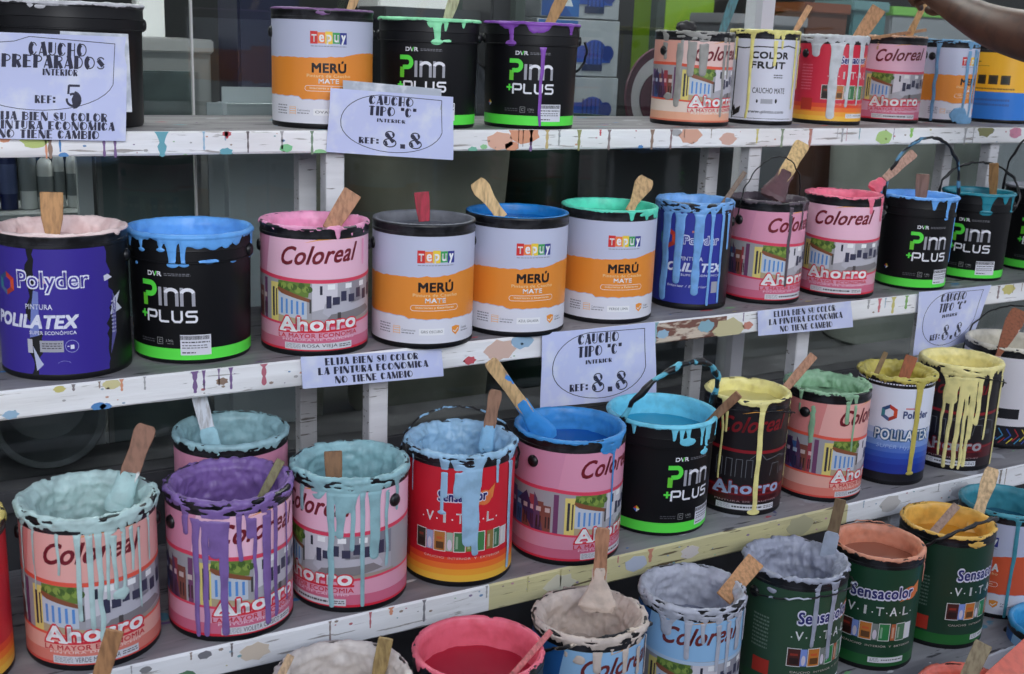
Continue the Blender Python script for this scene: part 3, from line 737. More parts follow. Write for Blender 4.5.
# ------------------------------------------------------------------ sticks and brushes
def stick(name, label, cat, top, bot, w, can, dt=0., db=0., kind='paddle', wood=(196, 156, 108), coat=None, coatfrom=.75, ext=.03, th=.004, splash=None, group=None, w2=None, twist=0, curve=0.):
    """top / bot: where its two ends show; w, w2: widths in photo pixels"""
    A = at(top[0], top[1], can.y+dt); B = at(bot[0], bot[1], can.y+db)
    ax = (B-A); L0 = ax.length; ax.normalize(); L = L0+ext
    view = ((A+B)/2-Vector((0, 0, CZ))).normalized()
    wd = ax.cross(view).normalized(); wd = Matrix.Rotation(math.radians(twist), 3, ax) @ wd; nn = wd.cross(ax).normalized()
    sc = FPX/((A-Vector((0, 0, CZ))).dot(AF)); W = w/sc; W2 = (w2 or w*.8)/sc
    M = Matrix((wd, nn, -ax)).transposed().to_4x4(); M = Matrix.Translation(A) @ M
    t = thing(name, label, cat, A, 0, group)
    Ml = Matrix.Translation(-A) @ M
    def slab(prof, h, nme, mat, bev=.0008):
        bm = bmesh.new(); P = [(x, z) for x, z in prof]; n = len(P)
        def bend(z): return curve*(z/L)**2
        f = [bm.verts.new((x, -h/2+bend(z), z)) for x, z in P]+[bm.verts.new((-x, -h/2+bend(z), z)) for x, z in P[::-1]]
        b = [bm.verts.new((v.co.x, h/2+bend(v.co.z), v.co.z)) for v in f]; m = len(f)
        for i in range(n-1):
            for q, rev in ((f, 0), (b, 1)):
                vs = [q[i], q[i+1], q[m-2-i], q[m-1-i]]; bm.faces.new(vs[::-1] if rev else vs)
        for i in range(m):
            j = (i+1) % m; bm.faces.new((f[j], f[i], b[i], b[j]))
        bmesh.ops.recalc_face_normals(bm, faces=bm.faces[:])
        bmesh.ops.bevel(bm, geom=bm.edges[:], offset=min(bev, h*.3), segments=1, affect='EDGES', clamp_overlap=True)
        bmesh.ops.transform(bm, matrix=Ml, verts=bm.verts[:]); return part(nme, bm, mat, t, .6)
    d = tint(wood, (60, 40, 24), .35)
    wm = noisy(wood, d, .6, 30, .25, .42, .68, (6, 6, 1.2), c3=splash)
    if kind == 'paddle': pr = [(W*.46, 0), (W*.5, -.003), (W*.5, -L*.45), (W2*.5, -L*.7), (W2*.5, -L)]
    elif kind == 'stub': pr = [(W*.48, 0), (W*.5, -.002), (W*.49, -L*.3), (W*.46, -L*.6), (W2*.5, -L)]
    elif kind == 'spat': pr = [(W*.42, 0), (W*.55, -.006), (W*.62, -L*.22), (W*.42, -L*.5), (W2*.5, -L*.75), (W2*.55, -L)]
    elif kind == 'brush': pr = [(W*.34, 0), (W*.46, -.004), (W*.5, -.012), (W*.42, -L*.3), (W*.46, -L*.5), (W*.38, -L*.64), (W*.34, -L*.72)]
    else: pr = [(W*.5, 0), (W*.5, -L)]
    slab(pr, th if kind != 'brush' else th*1.8, 'wooden_handle' if kind == 'brush' else 'blade', wm)
    if kind == 'brush':
        z0 = -L*(coatfrom-.02); pb = [(W*.40, z0), (W*.52, z0-.004), (W*.50, z0-.3*(L+z0)), (W2*.50, -L*.88), (W2*.52, -L*.95), (W2*.42, -L)]
        bm = bmesh.new(); n = 20; rings = []
        full = []
        for (a0, b0), (a1, b1) in zip(pb, pb[1:]):
            for k in range(5): full.append((a0+(a1-a0)*k/5, b0+(b1-b0)*k/5))
        full.append(pb[-1])
        for k, (x, z) in enumerate(full):
            rings.append([bm.verts.new((x*math.cos(2*PI*i/n)*(1+.16*(float(vn(i*.9, z*180, 0, 3))-.5)), max(th*1.25, x*.26)*math.sin(2*PI*i/n)*(1+.3*(float(vn(i*1.3, z*150, 2, 5))-.5)), z+.003*float(vn(i*.8, 0, k, 4)))) for i in range(n)])
        for a, b in zip(rings, rings[1:]):
            for i in range(n): bm.faces.new((a[i], a[(i+1) % n], b[(i+1) % n], b[i]))
        bm.faces.new(rings[0]); bm.faces.new(rings[-1][::-1]); bmesh.ops.recalc_face_normals(bm, faces=bm.faces[:])
        bmesh.ops.transform(bm, matrix=Ml, verts=bm.verts[:]); part('bristles', bm, paint_mat(coat, .45, .35), t, 1.2)
    elif coat:
        z0 = -L*coatfrom; half = [(W if -z < L*.5 else W2)*.5 for z in (z0,)][0]
        pc = [(half*.7+.0008, z0+.004), (half+.0012, z0-.002), (max(half, W2*.5)+.0014, -L*.9), (W2*.5+.001, -L-.001)]
        slab(pc, th+.002, 'paint_coat', paint_mat(coat, .4, .3))
    return t

# ------------------------------------------------------------------ paper signs
def sheet(name, label, cat, corners, Ys, art, w, h, bulge=.004, group=None, sleeve=None, tex=(186, 192, 232)):
    P = [at(u, v, y) for (u, v), y in zip(corners, Ys)]      # top-left, top-right, bottom-right, bottom-left
    o = sum(P, Vector())/4; n = (P[1]-P[0]).cross(P[3]-P[0]).normalized()
    if n.y > 0: n = -n
    t = thing(name, label, cat, o, 0, group)
    def mp(x, y, off):
        a, b = x/w, 1-y/h
        p = (P[0]*(1-a)+P[1]*a)*(1-b)+(P[3]*(1-a)+P[2]*a)*b
        k = bulge*(math.sin(PI*a)*.5+.35*math.sin(b*5+a*4))
        return p-o+n*(off*1.6+k)
    c = Canvas(); pm = noisy(tex, tint(tex, (255, 255, 255), .25), .18, 25, .12, .5, .7)
    c.rect(0, 0, w, h, pm, 0); art(c)
    bm = c.build(mp, .006, ystep=.008); me = mesh_of(bm, 'paper'); s = link('paper', me, c.m, t, 3.2)
    c2 = Canvas(); c2.rect(0, 0, w, h, pm, -2); bm = c2.build(mp, .006, ystep=.008); link('backing_sheet', mesh_of(bm, 'backing'), c2.m, t, 3.2)
    if sleeve:
        Q = [at(u, v, y) for (u, v), y in sleeve]; bm = bmesh.new(); bm.faces.new([bm.verts.new(q-o) for q in Q])
        bmesh.ops.subdivide_edges(bm, edges=bm.edges[:], cuts=6, use_grid_fill=True)
        for v in bm.verts: v.co += n*.001*math.sin(v.co.x*90)
        bmesh.ops.solidify(bm, geom=bm.faces[:], thickness=.0006)
        part('plastic_sleeve', bm, noisy((170, 176, 186), (205, 208, 214), .12, 30, .2), t)
    return t
INK = (44, 44, 62)
def art_ref(lines, price, w, h, box=True):
    def g(c):
        # outline: round on the left, square in the upper right corner
        P = [(w*.93, h*.93)]+[(w*.5, h*.93)]+arc(w*.5, h*.5, w*.42, h*.43, 90, 180, 10)[1:]+arc(w*.5, h*.5, w*.42, h*.43, 180, 330, 16)[1:]+[(w*.93, h*.42), (w*.93, h*.93)]
        c.line(P, .0012, INK, 2)
        for (t, x0, y0, x1, y1) in lines: c.poster(t, w*x0, h*y0, w*x1, h*y1, INK)
    return g

# ------------------------------------------------------------------ the stand
def wood_shelf(kind):
    key = ('shelf', kind)
    if key in MATS: return MATS[key]
    m, n, l, b = base_mat('worn_paint_'+kind)
    tc = n.new('ShaderNodeTexCoord')
    def noise(scale, st, det=6, loc=(0, 0, 0)):
        mp = n.new('ShaderNodeMapping'); mp.inputs['Scale'].default_value = st; mp.inputs['Location'].default_value = loc
        nz = n.new('ShaderNodeTexNoise'); nz.inputs['Scale'].default_value = scale; nz.inputs['Detail'].default_value = det
        l.new(tc.outputs['Object'], mp.inputs[0]); l.new(mp.outputs[0], nz.inputs['Vector']); return nz.outputs['Fac']
    def ramp(f, a, c):
        r = n.new('ShaderNodeValToRGB'); r.color_ramp.elements[0].position = a; r.color_ramp.elements[1].position = c; l.new(f, r.inputs[0]); return r.outputs[0]
    def mix(fac, A, B):
        x = n.new('ShaderNodeMix'); x.data_type = 'RGBA'; l.new(fac, x.inputs['Factor'])
        for s, v in (('A', A), ('B', B)):
            if isinstance(v, tuple): x.inputs[s].default_value = alb(v)
            else: l.new(v, x.inputs[s])
        return x.outputs['Result']
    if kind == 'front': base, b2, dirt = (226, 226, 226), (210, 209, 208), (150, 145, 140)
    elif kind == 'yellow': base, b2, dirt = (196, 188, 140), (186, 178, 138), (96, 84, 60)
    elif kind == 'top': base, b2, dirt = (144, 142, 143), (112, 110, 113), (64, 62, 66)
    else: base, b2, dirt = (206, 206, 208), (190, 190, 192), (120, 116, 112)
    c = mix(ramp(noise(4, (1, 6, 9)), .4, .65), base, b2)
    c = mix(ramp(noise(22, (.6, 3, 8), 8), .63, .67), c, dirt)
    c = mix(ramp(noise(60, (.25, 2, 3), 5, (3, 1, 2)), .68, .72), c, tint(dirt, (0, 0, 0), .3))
    if kind == 'front':   # a stretch where the white has worn off to brown wood
        sep = n.new('ShaderNodeSeparateXYZ'); l.new(tc.outputs['Object'], sep.inputs[0])
    if kind == 'top':
        for k, (cc, lo) in enumerate((((160, 160, 164), .67), ((80, 130, 150), .70), ((180, 100, 96), .72), ((176, 168, 96), .725), ((70, 70, 110), .71))):
            c = mix(ramp(noise(9+3*k, (1, 1, 1), 5, (k*3.7, k*1.3, 0)), lo, lo+.02), c, cc)
    l.new(c, b.inputs['Base Color']); b.inputs['Roughness'].default_value = .55
    bp = n.new('ShaderNodeBump'); bp.inputs['Strength'].default_value = .35; bp.inputs['Distance'].default_value = .002
    l.new(noise(35, (.5, 3, 6), 8), bp.inputs['Height']); l.new(bp.outputs[0], b.inputs['Normal'])
    MATS[key] = m; return m
stand = thing('display_stand', 'stepped white painted wooden stand with paint-splashed shelves carrying all the paint cans', 'display stand', (1.4, 1.5, 0))
SO = Vector((1.4, 1.5, 0)); TB = .040; TBK = {1: .0375, 2: .042, 3: .0445, 4: .04, 5: .04}; X0, X1 = -.75, 3.55
def splashes(bm, mats, k, items):
    """runs and blotches of dried paint on the front edge, a skin of paint standing .4 mm proud"""
    y = EDGE[k]-.0004; z1 = SHZ[k]-.0005; z0 = SHZ[k]-TBK[k]
    def mi(c):
        m = flat(c, .4)
        if m not in mats: mats.append(m)
        return mats.index(m)
    for it in items:
        typ, x, w, ln, c = it; x0 = x; c = tint(c, (176, 174, 172), .28)
        if typ == 'run':
            pts = []; n = 7
            L = [(x+w/2*(1.6 if i == 0 else (.8+.3*math.sin(i*2+x*40))), z1-ln*i/n) for i in range(n)]+[(x+w*.35, z1-ln+w*.2), (x, z1-ln)]
            Rr = [(2*x-a, b) for a, b in L[::-1][1:]]
            pts = L+Rr
        else:
            n = 14; cz = z1-ln
            pts = [(x+w/2*math.cos(2*PI*i/n)*(1+.16*math.sin(i*2.7+x*9)), max(z0, min(z1, cz+w*.3*math.sin(2*PI*i/n)*(1+.14*math.cos(i*3.1+x*7))))) for i in range(n)]
        vs = [bm.verts.new(Vector((a, y, b))-SO) for a, b in pts]
        vb = [bm.verts.new(Vector((a, y+.0006, b))-SO) for a, b in pts]
        m = mi(c); bm.faces.new(vs).material_index = m
        for i in range(len(vs)):
            j = (i+1) % len(vs); bm.faces.new((vs[i], vb[i], vb[j], vs[j])).material_index = m
def px2x(k, px):   # world x on a shelf's front edge under photo column px
    lo, hi = -.5, 3.6
    for _ in range(40):
        m = (lo+hi)/2
        if proj((m, EDGE[k], SHZ[k]-.02))[0] < px: lo = m
        else: hi = m
    return lo
TEAL, PUR, REDC, GRN, BLU, YEL, ORG, GRY, BRN, PNK, LBL = (70, 150, 164), (96, 62, 120), (190, 50, 60), (120, 190, 120), (40, 110, 180), (196, 184, 90), (214, 130, 90), (150, 150, 150), (120, 90, 70), (196, 110, 130), (130, 170, 200)
SPL = {1: [('run', 162, 9, .040, TEAL), ('run', 104, 3, .038, PUR), ('run', 115, 3, .04, PUR), ('run', 50, 5, .04, BRN), ('run', 46, 2.5, .04, ORG), ('blob', 35, 28, .012, (170, 190, 90)), ('blob', 5, 12, .01, ORG), ('run', 60, 2.5, .03, BLU), ('blob', 63, 10, .035, BLU),
           ('blob', 227, 9, .004, REDC), ('run', 227, 3, .012, REDC), ('blob', 226, 13, .033, TEAL), ('run', 248, 2, .035, (70, 60, 60)), ('blob', 286, 13, .028, (100, 190, 120)), ('run', 282, 2.5, .03, GRY), ('run', 312, 2.5, .04, (90, 120, 90)), ('blob', 320, 14, .038, GRN), ('run', 204, 2, .03, LBL),
           ('blob', 473, 9, .035, (90, 170, 140)), ('blob', 484, 7, .03, GRN), ('run', 531, 3, .04, PUR), ('blob', 524, 30, .006, ORG), ('run', 547, 3, .036, (190, 160, 90)), ('run', 579, 3, .04, (130, 130, 60)), ('run', 609, 2.5, .04, (110, 90, 90)), ('blob', 500, 26, .02, (222, 160, 130)), ('blob', 512, 14, .03, ORG), ('run', 559, 2, .03, GRY), ('blob', 641, 5, .034, BLU),
           ('run', 600, 2, .012, REDC), ('run', 652, 3, .04, BRN), ('run', 671, 2, .04, (120, 90, 90)), ('blob', 676, 10, .006, GRY), ('blob', 690, 22, .012, (214, 150, 120)), ('run', 782, 2.5, .04, (110, 130, 100)), ('run', 810, 2.5, .04, (170, 100, 80)), ('run', 842, 2, .03, GRY), ('blob', 728, 16, .02, (210, 160, 140)), ('run', 757, 2, .03, YEL),
           ('blob', 884, 16, .02, (160, 200, 100)), ('run', 911, 3, .022, (120, 190, 60)), ('blob', 985, 16, .004, (110, 110, 50)), ('blob', 1015, 12, .012, (200, 110, 140)), ('run', 965, 2, .04, GRY), ('run', 430, 2, .03, PNK), ('run', 380, 2, .02, BLU)],
       2: [('run', 195, 5, .034, PUR), ('run', 204, 2.5, .03, PUR), ('run', 231, 3, .034, PUR), ('blob', 98, 15, .037, BLU), ('blob', 105, 12, .038, (60, 120, 190)), ('run', 122, 3, .018, ORG), ('run', 74, 3, .01, (110, 100, 100)), ('blob', 60, 12, .005, YEL), ('blob', 10, 16, .034, LBL), ('run', 264, 5, .034, (170, 70, 90)), ('blob', 222, 12, .02, BRN), ('run', 145, 2, .02, GRY), ('blob', 112, 18, .006, (206, 196, 130)),
           ('blob', 470, 12, .032, REDC), ('blob', 522, 22, .008, LBL), ('blob', 500, 30, .02, (210, 170, 150)), ('blob', 663, 12, .024, LBL), ('run', 655, 4, .04, (120, 170, 180)), ('blob', 706, 16, .018, (110, 160, 180)), ('blob', 729, 30, .03, (190, 180, 130)), ('run', 879, 2.5, .03, (196, 90, 100)), ('run', 893, 3, .036, YEL), ('run', 906, 2.5, .03, (100, 160, 60)), ('run', 936, 2, .03, BLU), ('run', 868, 2, .02, GRY), ('blob', 1008, 12, .01, YEL), ('run', 998, 2, .03, (110, 90, 90)), ('blob', 748, 10, .026, (190, 110, 90))],
       3: [('blob', 185, 22, .034, (50, 100, 60)), ('blob', 146, 12, .01, (110, 110, 110)), ('run', 391, 4, .012, ORG), ('run', 424, 2.5, .035, (100, 100, 104)), ('blob', 255, 30, .02, (206, 186, 160)), ('run', 650, 4, .024, (190, 110, 80)), ('blob', 636, 22, .02, (170, 180, 200)), ('blob', 690, 18, .022, (206, 196, 190)), ('blob', 560, 30, .026, (206, 200, 170)), ('run', 232, 2, .02, (90, 80, 80)), ('blob', 800, 26, .02, (170, 164, 120)), ('blob', 890, 20, .018, (190, 186, 180)), ('blob', 960, 18, .022, (196, 196, 196)), ('run', 1000, 2, .03, (110, 100, 90)), ('blob', 205, 14, .008, (90, 90, 96)), ('run', 330, 2, .03, (130, 110, 100))],
       4: [], 5: []}
for k in (1, 2, 3, 4, 5):
    z = SHZ[k]; y0, y1 = EDGE[k], BACK[k]; TB = TBK[k]
    bm = bmesh.new(); xs = [X0+(X1-X0)*i/86 for i in range(87)]; rings = []
    r = random.Random(k)
    for i, x in enumerate(xs):
        e = lambda a: r.uniform(-a, a)
        pr = [(y0+.003, z), (y1, z), (y1, z-TB), (y0+.0025, z-TB+e(.0007)), (y0, z-TB+.003+e(.0008)), (y0, z-.02), (y0, z-.003+e(.0006))]
        rings.append([bm.verts.new(Vector((x, yy, zz))-SO) for yy, zz in pr])
    for a, b in zip(rings, rings[1:]):
        for i in range(7):
            j = (i+1) % 7; f = bm.faces.new((a[i], b[i], b[j], a[j])); cx = (a[0].co.x+b[0].co.x)/2+SO.x
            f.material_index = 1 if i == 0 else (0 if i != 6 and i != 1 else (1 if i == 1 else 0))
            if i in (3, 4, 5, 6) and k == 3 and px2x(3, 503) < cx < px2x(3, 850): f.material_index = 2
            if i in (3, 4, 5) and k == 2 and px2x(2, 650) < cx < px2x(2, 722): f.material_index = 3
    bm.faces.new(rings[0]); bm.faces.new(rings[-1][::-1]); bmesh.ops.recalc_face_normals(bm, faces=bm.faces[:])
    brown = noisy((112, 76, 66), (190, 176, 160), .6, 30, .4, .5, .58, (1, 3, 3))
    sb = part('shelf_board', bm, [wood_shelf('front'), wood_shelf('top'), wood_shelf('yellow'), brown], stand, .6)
    tag(sb, label={1: 'topmost shelf board with many coloured runs on its white edge', 2: 'second shelf board with purple runs and a brown worn stretch', 3: 'third shelf board with a yellowed stretch of edge', 4: 'fourth shelf board in shade', 5: 'lowest shelf board at the bottom right'}[k])
    if SPL[k]:
        bm = bmesh.new(); mats = []; its = []
        for typ, px, w, ln, c in SPL[k]:
            x = px2x(k, px); sc = (px2x(k, px+5)-px2x(k, px-5))/10
            its.append((typ, x, w*sc, ln, c))
        rr = random.Random(k+40); cs = [TEAL, PUR, REDC, GRN, BLU, YEL, ORG, GRY, BRN, PNK, LBL, GRY, BRN]
        for _ in range(110):
            its.append(('blob', rr.uniform(X0, X1), rr.uniform(.002, .007), rr.uniform(.002, .038), tint(rr.choice(cs), (150, 145, 140), .35)))
        for _ in range(26): its.append(('run', rr.uniform(X0, X1), rr.uniform(.0015, .003), rr.uniform(.01, .036), tint(rr.choice(cs), (150, 145, 140), .3)))
        splashes(bm, mats, k, its); tag(part('dried_paint', bm, mats, sb, None), kind='stuff')
# drops and smears of paint on the shelf tops
def top_spots(k, seed, n):
    rr = random.Random(seed); bm = bmesh.new(); mats = []
    cs = [(210, 210, 210), TEAL, REDC, YEL, BLU, PUR, GRN, (200, 200, 200), LBL, GRY]
    for _ in range(n):
        x = rr.uniform(X0+.1, X1-.1); y = rr.uniform(EDGE[k]+.012, EDGE[k]+.2); w = rr.uniform(.002, .014); c = tint(rr.choice(cs), (120, 120, 120), .25); m = flat(c, .4)
        if m not in mats: mats.append(m)
        cen = bm.verts.new(Vector((x, y, SHZ[k]+.0007))-SO)
        ring = [bm.verts.new(Vector((x+w*math.cos(a)*(1+.4*math.sin(3*a+x*20)), y+w*.5*math.sin(a)*(1+.3*math.cos(2*a+y*30)), SHZ[k]+.0001))-SO) for a in [2*PI*i/12 for i in range(12)]]
        for i in range(12): bm.faces.new((cen, ring[i], ring[(i+1) % 12])).material_index = mats.index(m)
    return bm, mats
boards = [o for o in stand.children if o.name.startswith('shelf_board')]
for k, o in zip((1, 2, 3, 4), boards):
    bm, mats = top_spots(k, 60+k, 130); s = part('spilled_paint', bm, mats, o, None); tag(s, kind='stuff')
for fx in (-.25, .75, 1.70, 2.47, 3.3):
    for y, zb, zt in ((2.04, .001, Z1-.0375), (1.905, Z2, Z1-.0375), (1.71, Z3, Z2-.042), (1.42, Z4, Z3-.0445), (1.165, .001, Z4-.04), (.84, .001, Z5-.04), (1.44, .001, Z4-.04)):
        bm = bmesh.new(); box(bm, fx-.017, fx+.017, y-.015, y+.015, zb+.0003, zt-.0005, M=Matrix.Translation(-SO)); bmesh.ops.bevel(bm, geom=bm.edges[:], offset=.002, segments=1, affect='EDGES')
        part('post', bm, wood_shelf('post'), stand, .6)

# ------------------------------------------------------------------ the cans
G = {1: 'paint cans and pails on the topmost shelf', 2: 'paint cans and pails on the second shelf', 3: 'paint cans and pails on the third shelf', 4: 'paint cans on the fourth shelf', 5: 'paint cans on the lowest shelf'}
C = {}
def can(key, row, x, y, r, h, kind, al, label, lab, ps, handle=None, name=None, cat=None, **kw):
    c = Can(row, x, y, r, h, kind, al); C[key] = c
    nm = name or ('paint_can' if kind == 'tin' else 'paint_pail')
    L = lab(c) if lab else None
    ps.setdefault('seed', len(C)*13)
    make_can(c, nm, label, cat or ('paint can' if kind == 'tin' else 'paint pail'), L, ps, G[row], handle, **kw)
    return c
cr = lambda pal, nm=None: (lambda c: lab_coloreal(pal, nm, c.H, c.r))
tp = lambda nm=None, **k: (lambda c: lab_tepuy(nm, c.H, c.r, **k))
pn = lambda c: lab_pinn(c.H, c.r)
DG = (30, 58, 44); DG2 = (34, 84, 44); RED = (190, 28, 44); RLOW = (222, 150, 60)
vt = lambda b, lo, nm=True, red=False: (lambda c: lab_vital(b, lo, c.H, c.r, nm, red=red))

# second shelf
can('A', 2, .2788, 1.7731, .0917, .203, 'tin', -16, 'big black can wrapped in a torn purple-blue label, full of pale pink paint', lambda c: lab_poli(c.H, c.r, 'purple'),
    dict(col=(232, 200, 196), depth=.022, base=-.003, var=.002, chips=.12, lump=.0045, patches=[(117, 231, 9, 8)]))
can('B', 2, .469, 1.785, .0951, .1924, 'pail', -20, 'black pail with sky blue paint dripping over its collar, right of the purple-labelled can', pn,
    dict(col=(96, 160, 232), depth=.05, base=.004, var=.003, th=.0018, lump=.002, chips=0, drips=[(131, 246, 5), (142, 249, 4, None, 9), (160.5, 250, 4, None, 9), (172.5, 265, 8, None, 12), (184, 265, 5, None, 10), (198, 251, 20), (213, 252, 18), (226, 249, 12), (236, 246, 8), (252, 255, 5, None, 10)], patches=[(210, 262, 22, 4), (233, 261, 9, 3), (137, 262, 5, 3)]))
can('C', 2, .6599, 1.7531, .0865, .1994, 'tin', 4, 'pink can ROSA VIEJA full of rose pink paint with bare black rim', cr(PINK, 'ROSA VIEJA'),
    dict(col=(226, 150, 184), depth=.032, base=.001, var=.003, chips=.62, lump=.002, drips=[(338, 240, 4), (352, 236, 3), (362, 264, 3)], patches=[(272, 226, 12, 7), (314, 227, 12, 4)]))
can('D', 2, .8426, 1.728, .0858, .1988, 'tin', 14.5, 'orange and white can GRIS OSCURO filled with dark grey paint', tp('GRIS OSCURO'),
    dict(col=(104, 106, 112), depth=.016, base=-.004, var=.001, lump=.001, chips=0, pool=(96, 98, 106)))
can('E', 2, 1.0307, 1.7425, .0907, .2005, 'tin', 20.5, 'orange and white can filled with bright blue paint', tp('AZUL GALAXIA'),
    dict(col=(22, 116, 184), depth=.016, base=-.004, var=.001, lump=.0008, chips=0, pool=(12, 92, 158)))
can('F', 2, 1.2392, 1.7602, .0896, .2016, 'tin', 21, 'orange and white can with turquoise green paint dripping on the right of its rim', tp('VERDE LIMA'),
    dict(col=(86, 206, 176), depth=.018, base=-.002, var=.002, lump=.001, drips=[(631, 222, 4), (646, 221, 4), (656, 220, 5)], patches=[(648, 214, 22, 5), (655, 213, 8, 10)], pool=(70, 190, 160)))
can('G', 2, 1.4569, 1.7809, .0755, .202, 'tin', 4, 'dark blue can streaked with long pale blue runs', lambda c: lab_poli(c.H, c.r, 'blue'),
    dict(col=(110, 160, 214), depth=.045, base=.012, var=.008, chips=.42, lump=.0025, drips=[(662, 300, 10), (676, 285, 10), (694, 296, 9), (706, 306, 3.5), (716, 303, 3.5), (726, 250, 4)]))
can('H', 2, 1.6383, 1.7709, .0793, .1998, 'tin', 47, 'pink can with thick brown-grey paint and a thin upright wire handle', cr(PINK2, '-'),
    dict(col=(84, 74, 82), depth=.022, base=.001, var=.003, chips=.35, lump=.004, drips=[(784, 287, 3.5), (801, 230, 3), (805, 262, 2)]), handle=dict(tilt=8, hh=.125, rad=.0013))
can('I', 2, 1.8358, 1.7566, .0807, .2048, 'tin', 2, 'pink can filled with coral pink paint on the second shelf', cr(PINK, '-'),
    dict(col=(226, 112, 136), depth=.024, base=0, var=.003, chips=.3, lump=.002, drips=[(880, 222, 5), (870, 215, 5)]), handle=dict(tilt=-77, hh=.075, rad=.0014))
can('J', 2, 2.0628, 1.7533, .0814, .1966, 'pail', 30, 'black pail of sky blue paint with its black handle standing upright', pn,
    dict(col=(100, 160, 236), depth=.024, base=.002, var=.004, lump=.003, drips=[(934, 211, 4), (946, 219, 4, None, 6), (952, 262, 3, 219), (956, 213, 4)]), handle=dict(tilt=6, hh=.155, rad=.0034, col=(70, 120, 150)))
can('K', 2, 2.2891, 1.7784, .0804, .1947, 'pail', 2, 'black pail of dark teal paint with a handle tipped back', pn,
    dict(col=(24, 122, 140), depth=.03, base=.002, var=.002, lump=.001, drips=[(986, 213, 9, None, 13), (1005, 205, 5), (1012, 212, 4, None, 7)]), handle=dict(tilt=-24, hh=.1, rad=.003))
can('L', 2, 2.545, 1.80, .082, .196, 'pail', 12, 'black pail of grey paint cut by the right border of the second row', pn,
    dict(col=(140, 142, 148), depth=.03, base=.001, var=.002, lump=.001), handle=dict(tilt=5, hh=.17, rad=.0028))
# topmost shelf
can('M', 1, .7683, 1.9989, .089, .1991, 'tin', 7, 'orange and white can standing alone behind the 8.8 sign on the topmost shelf', tp('OVALO'),
    dict(col=(120, 84, 130), depth=.03, base=-.001, var=.001, chips=.5, lump=.001, patches=[(323, 12, 15, 6)]))
can('N', 1, .9792, 2.0023, .0943, .1925, 'pail', -4, 'black pail with mint green paint dripping from its rim', pn,
    dict(col=(140, 226, 170), depth=.03, base=.001, var=.002, lump=.0015, drips=[(431, 28, 4), (437, 42, 7, None, 12), (446, 32, 3), (463, 29, 3), (468, 22, 3), (476, 21, 6)], patches=[(434, 22, 16, 8), (447, 41, 10, 3)]))
can('O', 1, 1.1845, 1.9751, .0927, .194, 'pail', 5, 'black pail with purple paint patches and one long purple run', pn,
    dict(col=(126, 70, 166), depth=.03, base=.0005, var=.001, lump=.0012, drips=[(511, 43, 5, None, 12), (505, 28, 9), (513, 28, 9), (534, 34, 9), (545, 33, 9), (571, 34, 5, None, 5), (539, 127, 4, 48)], patches=[(508, 25, 16, 7), (540, 28, 19, 9), (571, 25, 8, 7)]), handle=dict(tilt=-168, hh=.085, rad=.0024, side=.026))
can('P', 1, 1.652, 2.0635, .0865, .1954, 'tin', 42, 'salmon label can with grey runs on the topmost shelf', cr(GREY, None),
    dict(col=(142, 140, 136), depth=.03, base=.0, var=.003, chips=.5, lump=.002, drips=[(676, 108, 7), (690, 78, 9), (702, 78, 10), (719, 118, 4), (665, 60, 6), (726, 80, 4)], patches=[(668, 96, 9, 7)]))
can('Q', 1, 1.8735, 2.0871, .0786, .2058, 'tin', 5, 'white can with thin yellow runs reading COLOR FRUIT', lambda c: lab_fruit(c.H, c.r),
    dict(col=(220, 212, 132), depth=.03, base=.004, var=.004, chips=.4, lump=.002, drips=[(746, 119, 3.5), (774, 67, 4), (782, 50, 3), (790, 110, 4), (797, 90, 3), (736, 60, 3)]))
can('R', 1, 2.0842, 2.0825, .0809, .2014, 'tin', 42, 'red and orange can with wide grey-white runs on the topmost shelf', vt((196, 40, 62), RLOW, red=True),
    dict(col=(190, 194, 198), depth=.03, base=.009, var=.005, chips=.15, lump=.004, drips=[(829, 120, 10), (816, 58, 11), (845, 108, 4), (855, 106, 2.5), (837, 70, 9), (862, 60, 5)]))
can('S', 1, 2.3373, 2.1215, .0757, .2077, 'tin', 12, 'pink can under the reaching arm on the topmost shelf', cr(PINK, '-'),
    dict(col=(206, 160, 130), depth=.02, base=-.001, var=.004, chips=.55, lump=.004, drips=[(878, 50, 3)]))
can('T', 1, 2.535, 2.1143, .071, .2058, 'tin', 52, 'white and orange can with blue-grey runs and a blob at its foot', tp(None),
    dict(col=(104, 150, 186), depth=.03, base=.003, var=.004, chips=.45, lump=.002, drips=[(930, 122, 4), (961, 118, 4), (967, 122, 4), (972, 105, 3)], patches=[(959, 116, 18, 16), (966, 121, 24, 8)]))
can('U', 1, 2.745, 2.1143, .082, .1991, 'tin', -8, 'yellow and blue can below the reaching arm', lambda c: lab_yellow(c.H, c.r),
    dict(col=(60, 60, 66), depth=.03, base=-.003, var=.001, lump=.001))
can('V', 1, .345, 2.02, .118, .19, 'pail', 0, 'large plain black bucket behind the CAUCHO PREPARADOS sign', None,
    dict(col=(196, 196, 200), depth=.03, base=.001, var=.002, lump=.002, drips=[(30, 8, 4), (52, 6, 10)], patches=[(62, 4, 26, 3), (40, 6, 10, 4)]), name='bucket', cat='bucket')
